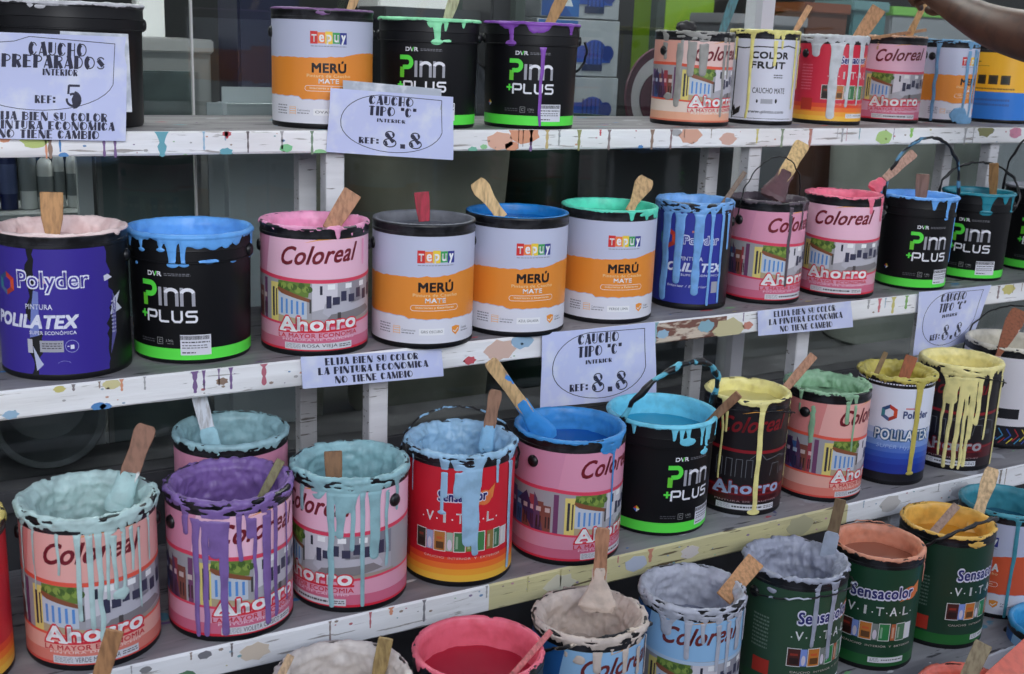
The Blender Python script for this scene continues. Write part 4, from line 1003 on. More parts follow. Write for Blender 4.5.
# third shelf
can('a', 3, .062, 1.492, .0855, .2, 'tin', -78, 'red and yellow can cut by the left border', vt(RED, RLOW, red=True),
    dict(col=(200, 180, 96), depth=.04, base=.008, var=.004, chips=.3, lump=.003))
can('b', 3, .248, 1.4919, .0858, .2001, 'tin', 0, 'salmon-labelled can VERDE MANZANA thickly crusted with pale green-grey paint', cr(SALM, 'VERDE MANZANA'),
    dict(col=(168, 200, 196), depth=.08, base=.010, var=.006, chips=.38, lump=.0065, drips=[(28, 612, 3), (37, 590, 2.5), (59, 576, 3), (82, 622, 5), (94, 630, 6), (104, 642, 6), (116, 590, 5), (125, 588, 5), (141, 607, 3), (149, 560, 3), (110, 600, 4), (133, 570, 4)], patches=[(121, 593, 16, 12)]))
can('c', 3, .4331, 1.4846, .0862, .1944, 'tin', 27, 'pink can VIOLETA CLASICO covered in purple runs', cr(PINK, 'VIOLETA CLASICO'),
    dict(col=(122, 86, 164), depth=.075, base=.004, var=.008, chips=.6, lump=.006, drips=[(199, 637, 7, 520), (208, 637, 7), (226, 636, 9), (216, 560, 16), (240, 562, 6), (256, 600, 4), (268, 625, 10), (276, 616, 6), (286, 600, 3), (186, 535, 8), (250, 540, 12)]))
can('d', 3, .4941, 1.676, .0863, .2004, 'tin', 120, 'pink can of grey-green paint half hidden behind the purple one', cr(PINK2, None),
    dict(col=(140, 186, 194), depth=.075, base=.005, var=.006, chips=.4, lump=.004))
can('e', 3, .6139, 1.4874, .085, .1954, 'tin', -42, 'pink can coated with turquoise paint, runs down to the shelf', cr(PINK, '-'),
    dict(col=(130, 182, 188), depth=.066, base=.008, var=.006, chips=.5, lump=.005, drips=[(331, 608, 7), (318, 500, 14), (345, 515, 22), (352, 552, 6), (362, 607, 5), (374, 560, 12), (386, 566, 5), (396, 510, 5), (340, 540, 10), (303, 510, 6)]))
can('f', 3, .7965, 1.4888, .0849, .202, 'tin', 3, 'red can with clotted light blue paint and wide blue runs', vt(RED, RLOW, False, red=True),
    dict(col=(136, 184, 218), depth=.075, base=.004, var=.006, chips=.4, lump=.0065, drips=[(442, 512, 4, None, 9), (445, 498, 5), (468, 548, 15), (458, 500, 9), (478, 490, 9), (474, 590 if 0 else 556, 8), (506, 568, 7), (497, 483, 4), (413, 490, 2)]), handle=dict(tilt=-62, hh=.12, rad=.0018, col=(136, 176, 206)))
can('g', 3, .9915, 1.4814, .0902, .2006, 'tin', 52, 'pink can of strong blue paint with a blue brush in it', cr(PINK2, '-'),
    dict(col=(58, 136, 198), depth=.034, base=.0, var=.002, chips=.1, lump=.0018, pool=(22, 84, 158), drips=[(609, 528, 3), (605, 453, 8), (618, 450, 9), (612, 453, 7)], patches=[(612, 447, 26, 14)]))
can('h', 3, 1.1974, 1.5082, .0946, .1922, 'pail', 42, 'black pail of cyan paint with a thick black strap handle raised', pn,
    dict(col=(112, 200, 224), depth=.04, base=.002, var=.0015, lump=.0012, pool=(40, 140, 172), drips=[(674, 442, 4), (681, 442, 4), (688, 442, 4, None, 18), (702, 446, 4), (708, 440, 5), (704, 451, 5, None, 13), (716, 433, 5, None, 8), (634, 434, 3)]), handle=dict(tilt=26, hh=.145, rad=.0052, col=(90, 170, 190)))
can('i', 3, 1.384, 1.5036, .0761, .2061, 'tin', 12, 'black and red can of cream yellow paint with one long yellow run', cr(DARK, '-'),
    dict(col=(226, 214, 140), depth=.02, base=.0, var=.0015, chips=.3, lump=.002, drips=[(753, 512, 6, None, 13), (746, 406, 8), (756, 408, 14), (763, 405, 10), (718, 478, 3), (783, 484, 1.5), (726, 432, 3)], patches=[(754, 403, 34, 5)]), handle=dict(tilt=72, hh=.078, rad=.0013))
can('j', 3, 1.5695, 1.4909, .0799, .2008, 'tin', 64, 'salmon can filled with thick sage green paint', cr(SALM, '-'),
    dict(col=(130, 180, 136), depth=.024, base=.0, var=.004, chips=.45, lump=.0065, drips=[(800, 412, 3), (850, 452, 3), (846, 425, 5)], patches=[(812, 425, 6, 40)]))
can('k', 3, 1.7521, 1.4897, .0722, .2062, 'tin', 21, 'white and blue can of mustard yellow paint', lambda c: lab_poli(c.H, c.r, 'white'),
    dict(col=(196, 180, 66), depth=.03, base=.004, var=.006, chips=.3, lump=.006, drips=[(909, 473, 7, None, 9)]))
can('l', 3, 1.945, 1.4969, .0806, .207, 'tin', 0, 'black can nearly hidden under pale yellow runs', cr(DARK2, '-'),
    dict(col=(222, 210, 142), depth=.03, base=.012, var=.010, chips=.08, lump=.003, drips=[(937, 455, 3), (943, 468, 4.5), (951, 470, 5.5), (957, 471, 3.5), (962, 467, 4), (968, 440, 4), (975, 426, 5), (982, 440, 3), (989, 467, 5), (994, 460, 4), (998, 450, 4), (950, 405, 14), (964, 400, 12)]), handle=dict(tilt=72, hh=.082, rad=.0013, col=(200, 190, 130)))
can('m', 3, 2.165, 1.55, .09, .212, 'tin', -14, 'white and black can with coloured zigzags at the right border', lambda c: lab_haba(c.H, c.r),
    dict(col=(206, 200, 184), depth=.04, base=.004, var=.003, chips=.35, lump=.002), handle=dict(tilt=-30, hh=.12, rad=.0018))
# fourth shelf
can('n', 4, .5152, 1.2731, .0881, .2008, 'tin', 0, 'can of off-white paint at the bottom edge, left of the crimson one', cr(SKY, None),
    dict(col=(206, 194, 184), depth=.045, base=.006, var=.004, chips=.35, lump=.005))
can('o', 4, .7083, 1.2547, .0907, .2014, 'tin', 20, 'can filled with crimson pink paint at the bottom edge', cr(DARK, None),
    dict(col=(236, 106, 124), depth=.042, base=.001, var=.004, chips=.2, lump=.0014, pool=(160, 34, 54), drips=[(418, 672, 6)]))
can('p', 4, .9044, 1.2728, .0838, .1997, 'tin', 36, 'light blue can of thick beige paint with a beige brush', cr(SKY, '-'),
    dict(col=(206, 186, 170), depth=.07, base=.006, var=.005, chips=.55, lump=.006, drips=[(566, 657, 4), (597, 674, 9), (612, 655, 3), (624, 674, 7), (636, 674, 8), (645, 672, 5)], patches=[(579, 660, 11, 10)]), handle=dict(tilt=60, hh=.086, rad=.0026, col=(206, 190, 170)))
can('q', 4, 1.0976, 1.2743, .0822, .1994, 'tin', 14, 'light blue can coated with pale grey paint', cr(SKY, '-'),
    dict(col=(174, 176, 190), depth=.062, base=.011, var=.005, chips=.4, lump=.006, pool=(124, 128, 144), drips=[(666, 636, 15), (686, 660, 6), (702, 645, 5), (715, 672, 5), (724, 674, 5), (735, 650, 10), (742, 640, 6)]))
can('r', 4, 1.3194, 1.2795, .0855, .2001, 'tin', 45, 'green can of clotted grey-blue paint with two pale runs', vt((44, 72, 52), (36, 76, 44)),
    dict(col=(156, 160, 178), depth=.062, base=.001, var=.004, chips=.3, lump=.0085, drips=[(811, 648, 5), (826, 660, 7)], patches=[(772, 590, 10, 5)]), handle=dict(tilt=80, hh=.088, rad=.0015, col=(180, 184, 196)))
can('s', 4, 1.5042, 1.2723, .0775, .1983, 'tin', 13, 'dark green can of smooth orange-brown paint', vt((24, 62, 42), (28, 88, 42)),
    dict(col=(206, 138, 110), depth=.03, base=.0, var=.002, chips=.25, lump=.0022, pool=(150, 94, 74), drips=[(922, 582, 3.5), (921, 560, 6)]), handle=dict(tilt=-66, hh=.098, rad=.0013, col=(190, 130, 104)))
can('t', 4, 1.6803, 1.2733, .0823, .206, 'tin', 58, 'dark green can of golden yellow paint', vt((26, 56, 40), (30, 96, 40)),
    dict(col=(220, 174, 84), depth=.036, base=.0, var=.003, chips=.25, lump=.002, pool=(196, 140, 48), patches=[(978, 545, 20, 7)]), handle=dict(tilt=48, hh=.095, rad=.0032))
can('u', 4, 1.875, 1.30, .084, .2, 'tin', -23, 'white and red-orange can of teal paint at the right border', tp(None, band=(206, 84, 48), word='RORAIMA'),
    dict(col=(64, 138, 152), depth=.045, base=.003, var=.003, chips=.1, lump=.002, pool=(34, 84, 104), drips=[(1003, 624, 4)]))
can('nb', 4, .150, 1.27, .086, .2, 'tin', 0, 'can just below the frame that holds a wooden paddle', cr(SKY, None),
    dict(col=(110, 150, 180), depth=.04, base=.004, var=.004, lump=.003))
# lowest shelf
can('v', 5, 1.50, 1.045, .085, .2, 'tin', 0, 'can of bright salmon-orange paint in the lower right corner, with a grey-tipped paddle', cr(SALM, None),
    dict(col=(222, 112, 92), depth=.03, base=.003, var=.004, chips=.4, lump=.003))
can('x', 5, 1.83, 1.125, .085, .2, 'tin', 0, 'can of bright blue paint in the lower right corner below the teal can', cr(SKY, None),
    dict(col=(60, 150, 196), depth=.03, base=.003, var=.003, lump=.002))
# ------------------------------------------------------------------ sticks and brushes
GS = 'wooden stirring sticks standing in the cans'; GB = 'old brushes standing in the cans'
def st(key, name_label, top, bot, w, **k):
    k.setdefault('group', GS if k.get('kind', 'paddle') != 'brush' else GB)
    nm, cat = ('paint_brush', 'brush') if k.get('kind') == 'brush' else ('stirring_stick', 'stick')
    stick(nm, name_label, cat, top, bot, w, C[key], **k)
st('A', 'broad plain wooden stick in the pale pink paint', (51.5, 192), (52.5, 234), 22, kind='stub', w2=13, dt=.01, db=.0, wood=(176, 132, 84), splash=(120, 160, 150), ext=.004)
st('C', 'slanted wooden stick with blue corner in the rose pink can', (353, 192), (333, 224), 19, kind='stub', dt=.02, db=.01, wood=(168, 124, 92), splash=(50, 140, 190), ext=.012)
st('D', 'short stick daubed red and pink in the dark grey paint', (421.5, 192), (424, 219), 15, kind='stub', wood=(170, 52, 70), splash=(220, 190, 190), w2=11, ext=.004)
st('E', 'wooden spatula leaning left in the bright blue can', (476, 181), (501, 216), 15, kind='spat', w2=11, wood=(214, 180, 128), ext=.004, dt=.02)
st('F', 'wooden stick leaning right in the turquoise green can', (647, 178), (631, 208), 15, kind='spat', w2=8, wood=(190, 156, 112), ext=.008, dt=.02)
st('G', 'thin dark stick leaning right in the pale blue streaked can', (745, 172), (725, 201), 5, wood=(120, 104, 92), w2=5, ext=.03, db=-.01)
st('H', 'brush with a pale wooden handle caked in brown paint', (803, 143), (771, 199), 16, kind='brush', w2=25, coat=(92, 66, 70), coatfrom=.55, wood=(200, 170, 120), ext=.0, dt=.04, db=.0)
st('I', 'brush with pink bristles in the coral pink can', (914, 153), (872, 190), 10, kind='brush', w2=13, coat=(216, 96, 116), coatfrom=.78, wood=(176, 140, 124), ext=0, dt=.03)
st('J', 'short brown stub in the pail with the upright handle', (923, 174), (921, 197), 13, kind='stub', wood=(130, 98, 84), w2=10, ext=.012)
st('K', 'narrow wooden stick in the dark teal pail', (994, 163), (993, 194), 9, wood=(150, 110, 66), splash=(60, 120, 150), w2=7, ext=.02)
st('M', 'wooden stick in the lone orange and white can on the topmost shelf', (360, -14), (350, 10), 9, wood=(196, 160, 110), ext=.02)
st('N', 'wooden stick in the mint green pail', (458, -12), (447, 20), 11, wood=(176, 170, 140), ext=.02, splash=(130, 190, 150))
st('O', 'wooden stick in the purple-streaked pail', (566, -10), (550, 23), 12, wood=(168, 130, 80), ext=.02)
st('P', 'teal painted stick between the grey-run can and the yellow-run can', (736, -6), (722, 32), 9, wood=(70, 116, 124), ext=.03, splash=(160, 130, 90))
st('Q', 'slim stick in the white can with yellow runs', (810, 6), (796, 30), 6, wood=(196, 150, 110), ext=.03)
st('R', 'flat cardboard-brown stick in the grey-white can', (879, 8), (860, 36), 15, kind='stub', wood=(180, 134, 96), ext=.02)
st('S', 'thin wooden stick held by the hand above the pink can', (925, 3), (908, 38), 6, wood=(200, 158, 110), w2=7, ext=.02)
st('S', 'bent twig lying across the rim of the pink can under the arm', (926, 30), (872, 38), 3, wood=(176, 130, 90), w2=3, ext=.0, dt=.03, db=-.07, kind='plain')
st('b', 'brush crusted with pale green-grey paint in the crusted salmon can', (147, 425), (118, 506), 21, kind='brush', w2=26, coat=(156, 186, 184), coatfrom=.58, wood=(132, 92, 72), splash=(200, 200, 196), ext=.01, dt=.03)
st('d', 'white stick daubed red and blue in the half hidden can', (199, 396), (215, 458), 15, kind='stub', coat=(150, 190, 200), coatfrom=.55, wood=(196, 200, 206), splash=(190, 50, 60), w2=16, ext=.0, dt=.02)
st('c', 'thin olive-green stick in the purple paint', (281, 460), (262, 496), 9, wood=(118, 112, 78), splash=(120, 190, 120), w2=8, ext=.02, dt=.01, db=-.01)
st('e', 'short brown stub in the turquoise can', (333, 451), (334, 482), 18, kind='stub', wood=(128, 92, 62), splash=(180, 150, 80), w2=15, ext=.012, dt=.01)
st('f', 'paint-caked brush standing in the light blue clotted paint', (496, 390), (486, 445), 14, kind='brush', w2=15, coat=(130, 176, 206), coatfrom=.6, wood=(142, 106, 84), splash=(130, 170, 190), ext=.012, dt=.0)
st('g', 'wide brush with a blue head in the strong blue can', (490, 361), (549, 441), 15, kind='brush', w2=26, coat=(58, 136, 200), coatfrom=.52, wood=(202, 168, 120), splash=(60, 130, 200), ext=.0, dt=.0, db=-.0)
st('h', 'wooden stick leaning out to the right of the cyan pail', (739, 394), (707, 424), 9, wood=(156, 114, 84), w2=7, ext=.02, dt=-.115, db=-.05)
st('i', 'wooden stick leaning out to the right of the cream yellow can', (814, 355), (779, 396), 9, wood=(170, 124, 96), w2=8, ext=.02, dt=.0)
st('j', 'thin paint-smeared stick in the sage green can', (886, 352), (868, 392), 5, wood=(120, 96, 60), splash=(130, 160, 110), w2=6, ext=.02)
st('k', 'rust-brown stick in the mustard yellow paint', (912, 356), (903, 380), 12, kind='stub', wood=(150, 84, 52), w2=10, ext=.012)
st('m', 'thin brush turned head up in the white zigzag can', (1020, 310), (995, 362), 14, kind='spat', wood=(140, 84, 60), w2=5, splash=(200, 180, 170), ext=.02, dt=-.0, db=-.05)
st('n', 'yellowish wooden stick in the off-white can', (386, 638), (375, 690), 15, wood=(170, 146, 96), w2=12, ext=.01, db=.02)
st('n', 'pointed pale stick at the left of the off-white can', (291, 655), (274, 690), 8, wood=(186, 156, 122), w2=10, ext=.01, dt=0, db=-.02)
st('o', 'pink-smeared thin stick lying over the rim of the crimson can', (551, 631), (508, 680), 6, wood=(196, 110, 110), w2=6, splash=(130, 180, 150), ext=.0, dt=-.03, db=-.06)
st('p', 'beige-headed brush with a blue spot on its handle', (603, 528), (597, 612), 15, kind='brush', w2=36, coat=(202, 184, 168), coatfrom=.5, wood=(170, 122, 92), splash=(50, 100, 180), ext=.0, dt=.01, db=.0)
st('q', 'wide cardboard-brown stick in the pale grey can', (756, 560), (729, 592), 19, kind='stub', wood=(190, 140, 96), w2=17, ext=.016, dt=.0, db=-.02)
st('r', 'stick smeared green and grey in the clotted grey-blue paint', (841, 499), (829, 548), 11, wood=(112, 92, 66), splash=(120, 170, 150), coat=(150, 158, 172), coatfrom=.6, w2=13, ext=.016)
st('s', 'grey wooden stick over the right rim of the orange-brown can', (957, 505), (908, 562), 8, wood=(150, 126, 112), w2=9, ext=.0, dt=-.0, db=-.01, coat=(190, 128, 104), coatfrom=.8)
st('t', 'pale wooden spatula sticking up from the golden yellow can', (993, 468), (972, 532), 12, kind='spat', wood=(206, 176, 134), w2=12, ext=.01, dt=.03, coat=(214, 172, 92), coatfrom=.7)
st('v', 'paddle with a grey tip in the salmon-orange can', (984, 643), (962, 690), 17, kind='stub', wood=(150, 136, 106), splash=(150, 140, 160), w2=14, ext=.01)
st('v', 'broad stick coated in salmon-orange paint in the lower right corner', (1040, 640), (992, 690), 20, wood=(200, 100, 80), w2=26, ext=.0, dt=.05, db=.0, coat=(222, 112, 92), coatfrom=.05, th=.012)
st('nb', 'wooden paddle with a blue spot poking up in the lower left', (115, 630), (92, 705), 18, kind='stub', wood=(170, 124, 84), splash=(50, 130, 170), w2=16, ext=.03, dt=-.04, db=-.02)

# ------------------------------------------------------------------ signs
yb = lambda k, d=.006: EDGE[k]-d
SG = 'printed paper price signs on the shelf edges'
ART1 = art_ref([('CAUCHO', .50, .81, .79, .91), ('PREPARADOS', .36, .695, .87, .79), ('INTERIOR', .565, .625, .735, .67), ('REF:', .53, .335, .63, .385)], 0, .2, .15)
def art1(w, h):
    def g(c):
        P = [(w*.935, h*.93), (w*.5, h*.97)]+arc(w*.52, h*.6, w*.46, h*.33, 90, 180, 8)[1:]+arc(w*.55, h*.6, w*.385, h*.32, 180, 350, 18)[1:]+[(w*.935, h*.93)]
        c.line(P, .0011, INK, 2)
        for t, x0, y0, x1, y1 in (('CAUCHO', .50, .80, .79, .92), ('PREPARADOS', .37, .685, .885, .80), ('INTERIOR', .57, .615, .745, .672), ('REF:', .535, .35, .635, .42), ('5', .68, .325, .77, .53),
                                  ('ELIJA BIEN SU COLOR', .30, .185, .90, .26), ('LA PINTURA ECONOMICA', .24, .10, .94, .175), ('NO TIENE CAMBIO', .36, .015, .86, .09)): c.poster(t, w*x0, h*y0, w*x1, h*y1, INK)
    return g
def art2(w, h):
    def g(c):
        P = [(w*.90, h*.93), (w*.4, h*.95)]+arc(w*.42, h*.52, w*.33, h*.43, 90, 180, 9)[1:]+arc(w*.50, h*.5, w*.41, h*.44, 180, 350, 18)[1:]+[(w*.90, h*.93)]
        c.line(P, .0011, INK, 2)
        for t, x0, y0, x1, y1 in (('CAUCHO', .30, .80, .66, .93), ('TIPO "C"', .30, .63, .69, .77), ('INTERIOR', .37, .53, .60, .58), ('REF:', .24, .18, .39, .27), ('8.8', .42, .14, .74, .40)): c.poster(t, w*x0, h*y0, w*x1, h*y1, INK)
    return g
def art3(w, h):
    def g(c):
        for t, x0, y0, x1, y1 in (('ELIJA BIEN SU COLOR', .16, .70, .82, .92), ('LA PINTURA ECONOMICA', .11, .40, .89, .62), ('NO TIENE CAMBIO', .22, .09, .77, .31)): c.poster(t, w*x0, h*y0, w*x1, h*y1, INK)
    return g
sheet('paper_sign', 'large paper sign CAUCHO PREPARADOS REF 5 in the upper left corner', 'sign', [(-78, 29), (127.5, 37), (125.5, 141), (-80, 137)], [yb(1)]*4, art1(.34, .17), .34, .17, group=SG, sleeve=[((60, 31), yb(1, .004)), ((128, 34), yb(1, .004)), ((132, 112), yb(1, .004)), ((60, 112), yb(1, .004))])
sheet('paper_sign', 'paper sign CAUCHO TIPO C 8.8 on the topmost shelf edge', 'sign', [(330.5, 88), (453.5, 97), (453, 160), (326.5, 152)], [yb(1)]*4, art2(.2, .105), .2, .105, group=SG, sleeve=[((343, 80), yb(1, .004)), ((441, 89), yb(1, .004)), ((441, 110), yb(1, .004)), ((343, 100), yb(1, .004))])
sheet('paper_sign', 'paper strip ELIJA BIEN SU COLOR on the left part of the second shelf edge', 'sign', [(300.5, 357), (441.5, 349), (443.5, 376), (303, 389)], [yb(2)]*4, art3(.21, .045), .21, .045, group=SG, bulge=.002)
sheet('paper_sign', 'paper sign CAUCHO TIPO C 8.8 hanging from the middle of the second shelf', 'sign', [(542, 333), (655.5, 322), (656, 396), (540.5, 408)], [yb(2), yb(2), yb(2, .012), yb(2, .012)], art2(.18, .12), .18, .12, group=SG)
sheet('paper_sign', 'paper strip on the second shelf edge, the right one of the two strips', 'sign', [(757.5, 311), (851, 301), (853, 327), (758.5, 336)], [yb(2)]*4, art3(.19, .045), .19, .045, group=SG, bulge=.002)
sheet('paper_sign', 'tilted paper sign CAUCHO TIPO C 8.8 at the right end of the second shelf', 'sign', [(919, 292), (992, 285), (971, 340), (913.5, 356)], [yb(2), yb(2), yb(2, .012), yb(2, .012)], art2(.17, .13), .17, .13, group=SG)

# ------------------------------------------------------------------ shop front behind the stand
GY = 2.23
def struct(name, bm, mat, smooth=.6, parent=None):
    o = part(name, bm, mat, parent, smooth); o['kind'] = 'structure'; return o
def sbox(name, x0, x1, y0, y1, z0, z1, mat, bev=0):
    bm = bmesh.new(); box(bm, x0, x1, y0, y1, z0, z1)
    if bev: bmesh.ops.bevel(bm, geom=bm.edges[:], offset=bev, segments=2, affect='EDGES')
    return struct(name, bm, mat)
sbox('floor', -6, 10, -8, 6, -.06, 0, noisy((92, 90, 88), (112, 110, 106), .8, 3, .2))
sbox('wall_front', -4, 8, GY, GY+.1, 0, .56, noisy((58, 58, 62), (44, 44, 48), .6, 5, .1))
sbox('trim_1', -4, 8, GY-.035, GY+.16, .555, .60, noisy((66, 66, 70), (84, 84, 88), .5, 8, .1), .004)
sbox('wall_lintel', -4, 8, GY, GY+.1, 2.35, 3.6, flat((120, 118, 114), .7))
sbox('wall_back', -4, 8, 4.6, 4.7, 0, 2.6, flat((40, 42, 44), .7))
sbox('wall_left', -4.1, -4, GY, 4.7, 0, 2.6, flat((60, 60, 60), .7))
sbox('wall_right', 8, 8.1, GY, 4.7, 0, 2.6, flat((60, 60, 60), .7))
sbox('ceiling', -4, 8, GY+.1, 4.7, 2.6, 2.7, flat((90, 90, 88), .7))
gm, n, l, b = base_mat('window_glass')
n.remove(b); out = n['Material Output']; tr = n.new('ShaderNodeBsdfTransparent'); tr.inputs[0].default_value = (.90, .93, .92, 1)
gl = n.new('ShaderNodeBsdfGlossy'); gl.inputs['Roughness'].default_value = .01; ge = n.new('ShaderNodeNewGeometry'); dt = n.new('ShaderNodeVectorMath'); dt.operation = 'DOT_PRODUCT'; l.new(ge.outputs['Incoming'], dt.inputs[0]); l.new(ge.outputs['Normal'], dt.inputs[1])
def mth(op, a, b=None):
    q = n.new('ShaderNodeMath'); q.operation = op
    for i_, v_ in enumerate((a, b)):
        if v_ is None: continue
        if isinstance(v_, (int, float)): q.inputs[i_].default_value = v_
        else: l.new(v_, q.inputs[i_])
    return q.outputs[0]
# Schlick reflectance of a thin pane, the same from both faces
fr_out = mth('ADD', mth('MULTIPLY', mth('POWER', mth('SUBTRACT', 1.0, mth('ABSOLUTE', dt.outputs['Value'])), 5.0), .95), .045)
mx = n.new('ShaderNodeMixShader'); l.new(fr_out, mx.inputs[0]); l.new(tr.outputs[0], mx.inputs[1]); l.new(gl.outputs[0], mx.inputs[2]); l.new(mx.outputs[0], out.inputs[0])
xs = [-4, .6055, 1.99, 3.6, 8]
for k, (a, b_) in enumerate(zip(xs, xs[1:])):
    bm = bmesh.new(); box(bm, a+.003, b_-.003, GY+.02, GY+.026, .60, 2.35); struct('window_%d' % (k+1), bm, gm)
sbox('trim_2', 1.985, 2.025, GY+.0, GY+.06, .60, 2.35, flat((206, 206, 212), .4))
sbox('trim_3', .604, .607, GY+.018, GY+.03, .60, 2.35, flat((190, 190, 190), .4))

# things inside the shop window
def bg(name, label, cat, group=None, loc=(0, 0, 0)): return thing(name, label, cat, loc, 0, group)
PLY = 2.48
sbox('trim_4', -1, 5, 2.34, 3.4, .47, .50, flat((70, 72, 72), .5))      # display ledge in the window
def tubt(x, y, r0, r1, z0, z1, col, label, name='plastic_tub', cat='tub'):
    t = bg(name, label, cat, 'large tubs behind the shop glass', (x, y, z0)); h = z1-z0
    bm = bmesh.new(); lathe(bm, [(0, 0), (r0-.01, 0), (r0, .01), (r1, h-.03), (r1+.012, h-.028), (r1+.013, h-.004), (r1+.008, h), (r1-.004, h), (r1-.006, h-.02), (r0-.006, .02), (0, .018)], 56)
    part('body', bm, noisy(col, tint(col, (0, 0, 0), .15), .35, 4, .05), t)
    bm = bmesh.new(); pts = [(r1*1.03*math.cos(a), -r1*1.03*math.sin(a)*.35, h-.05-.12*math.sin(a)) for a in [PI*i/20 for i in range(21)]]
    tube(bm, pts, .004, 6); part('handle', bm, flat(tint(col, (200, 200, 200), .2), .4), t)
tubt(.88, 2.60, .11, .135, .501, 1.26, (150, 150, 138), 'grey-green plastic tub behind the glass, left of the shelf post')
tubt(1.286, 2.66, .18, .225, .501, 1.24, (146, 146, 134), 'grey-green plastic tub behind the glass above the dark grey paint')
tubt(1.735, 2.72, .14, .16, .501, 1.25, (40, 62, 54), 'dark green drum behind the glass above the bright blue can', 'drum', 'drum')
tubt(3.10, 2.70, .22, .26, .501, 1.26, (140, 146, 140), 'grey plastic tub behind the glass at the right')
# dark boards leaning in the window
def board(name, label, cat, x0, x1, y, z0, z1, col, trimc=None, d=.03):
    t = bg(name, label, cat, None, ((x0+x1)/2, y, z0)); o = Vector(((x0+x1)/2, y, z0))
    bm = bmesh.new(); box(bm, x0, x1, y, y+d, z0, z1, M=Matrix.Translation(-o)); bmesh.ops.bevel(bm, geom=bm.edges[:], offset=.004, segments=2, affect='EDGES')
    part('panel', bm, noisy(col, tint(col, (0, 0, 0), .2), .4, 5, .05), t)
    if trimc:
        bm = bmesh.new()
        for a, b2, c_, d_ in ((x0-.006, x0+.004, z0, z1), (x1-.004, x1+.006, z0, z1), (x0, x1, z0-.004, z0+.004)): box(bm, a, b2, y-.006, y+.004, c_, d_, M=Matrix.Translation(-o))
        part('edge_strip', bm, flat(trimc, .4), t)
board('board', 'dark green-grey board behind the glass above the sky blue pail', 'board', .455, .65, 2.40, .501, 1.36, (84, 96, 96), (110, 112, 112))
board('board', 'maroon board behind the glass above the pale blue streaked can', 'board', 1.853, 2.035, 2.50, .501, 1.27, (84, 34, 46))
board('board', 'grey-green board with a scribble behind the glass, between two shelf posts', 'board', 2.045, 2.19, 2.48, .501, 1.36, (156, 152, 140))
bd = [o_ for o_ in bpy.data.objects if o_.get('label', '').startswith('grey-green board')][0]
bm = bmesh.new(); o_ = Vector((2.1175, 2.48, .501))
for P_ in ([(2.085, 1.13), (2.075, 1.15), (2.09, 1.165), (2.10, 1.15), (2.088, 1.135), (2.10, 1.12)], [(2.115, 1.12), (2.125, 1.185), (2.14, 1.17), (2.122, 1.15)]):
    tube(bm, [Vector((x_, 2.4795, z_))-o_ for x_, z_ in P_], .0014, 6)
part('scribble', bm, flat((50, 50, 50), .5), bd)
# white framed case with bottles, left
t = bg('display_case', 'white framed case of bottles behind the glass at the left', 'display case', None, (.1, 2.45, .501)); o = Vector((.1, 2.45, .501))
bm = bmesh.new()
for q in ((-.5, .43, 2.40, 2.42, 1.045, 1.068), (.414, .442, 2.40, 2.42, .501, 1.45), (-.5, .43, 2.40, 2.42, 1.43, 1.45), (-.5, -.47, 2.40, 2.42, .501, 1.45)): box(bm, *q, M=Matrix.Translation(-o))
part('frame', bm, flat((170, 174, 176), .5), t)
bm = bmesh.new(); box(bm, -.5, .43, 2.62, 2.63, .501, 1.45, M=Matrix.Translation(-o)); part('back_panel', bm, flat((46, 50, 52), .6), t)
bm = bmesh.new(); box(bm, -.5, .43, 2.42, 2.62, 1.07, 1.08, M=Matrix.Translation(-o)); box(bm, -.5, .43, 2.42, 2.62, .501, .515, M=Matrix.Translation(-o)); part('shelf', bm, flat((120, 124, 124), .5), t)
proto = None
for i, (x, s, nm) in enumerate(((.262, 1.1, 'dark blue bottle at the left of the case'), (.299, 1.05, 'dark blue bottle beside the white canister'), (.336, 1.2, 'tall white canister in the case'), (.369, .75, 'squat white bottle beside the canister'), (.395, .85, 'white bottle with a narrow neck in the case'), (.42, .8, 'small pale bottle at the right of the case'))):
    t = bg('bottle', nm, 'bottle', 'bottles in the display case', (x, 2.50, 1.0805)); col = (30, 40, 84) if i < 2 else (200, 202, 200)
    bm = bmesh.new(); r_ = .0165 if i < 4 else .011; lathe(bm, [(0, 0), (r_, 0), (r_, .11*s), (r_*.8, .125*s), (r_*.35, .135*s), (r_*.3, .15*s), (0, .15*s)], 24); part('body', bm, flat(col, .4), t)
    bm = bmesh.new(); lathe(bm, [(r_*.36, .142*s), (r_*.42, .145*s), (r_*.42, .168*s), (0, .17*s)], 16); part('cap', bm, flat((60, 60, 64) if i > 1 else (160, 160, 170), .4), t)
    bm = bmesh.new(); lathe(bm, [(r_+.0004, .03*s), (r_+.0006, .031*s), (r_+.0006, .085*s), (r_+.0004, .086*s)], 24); part('label', bm, flat((120, 126, 128) if i > 1 else (80, 90, 130), .5), t)
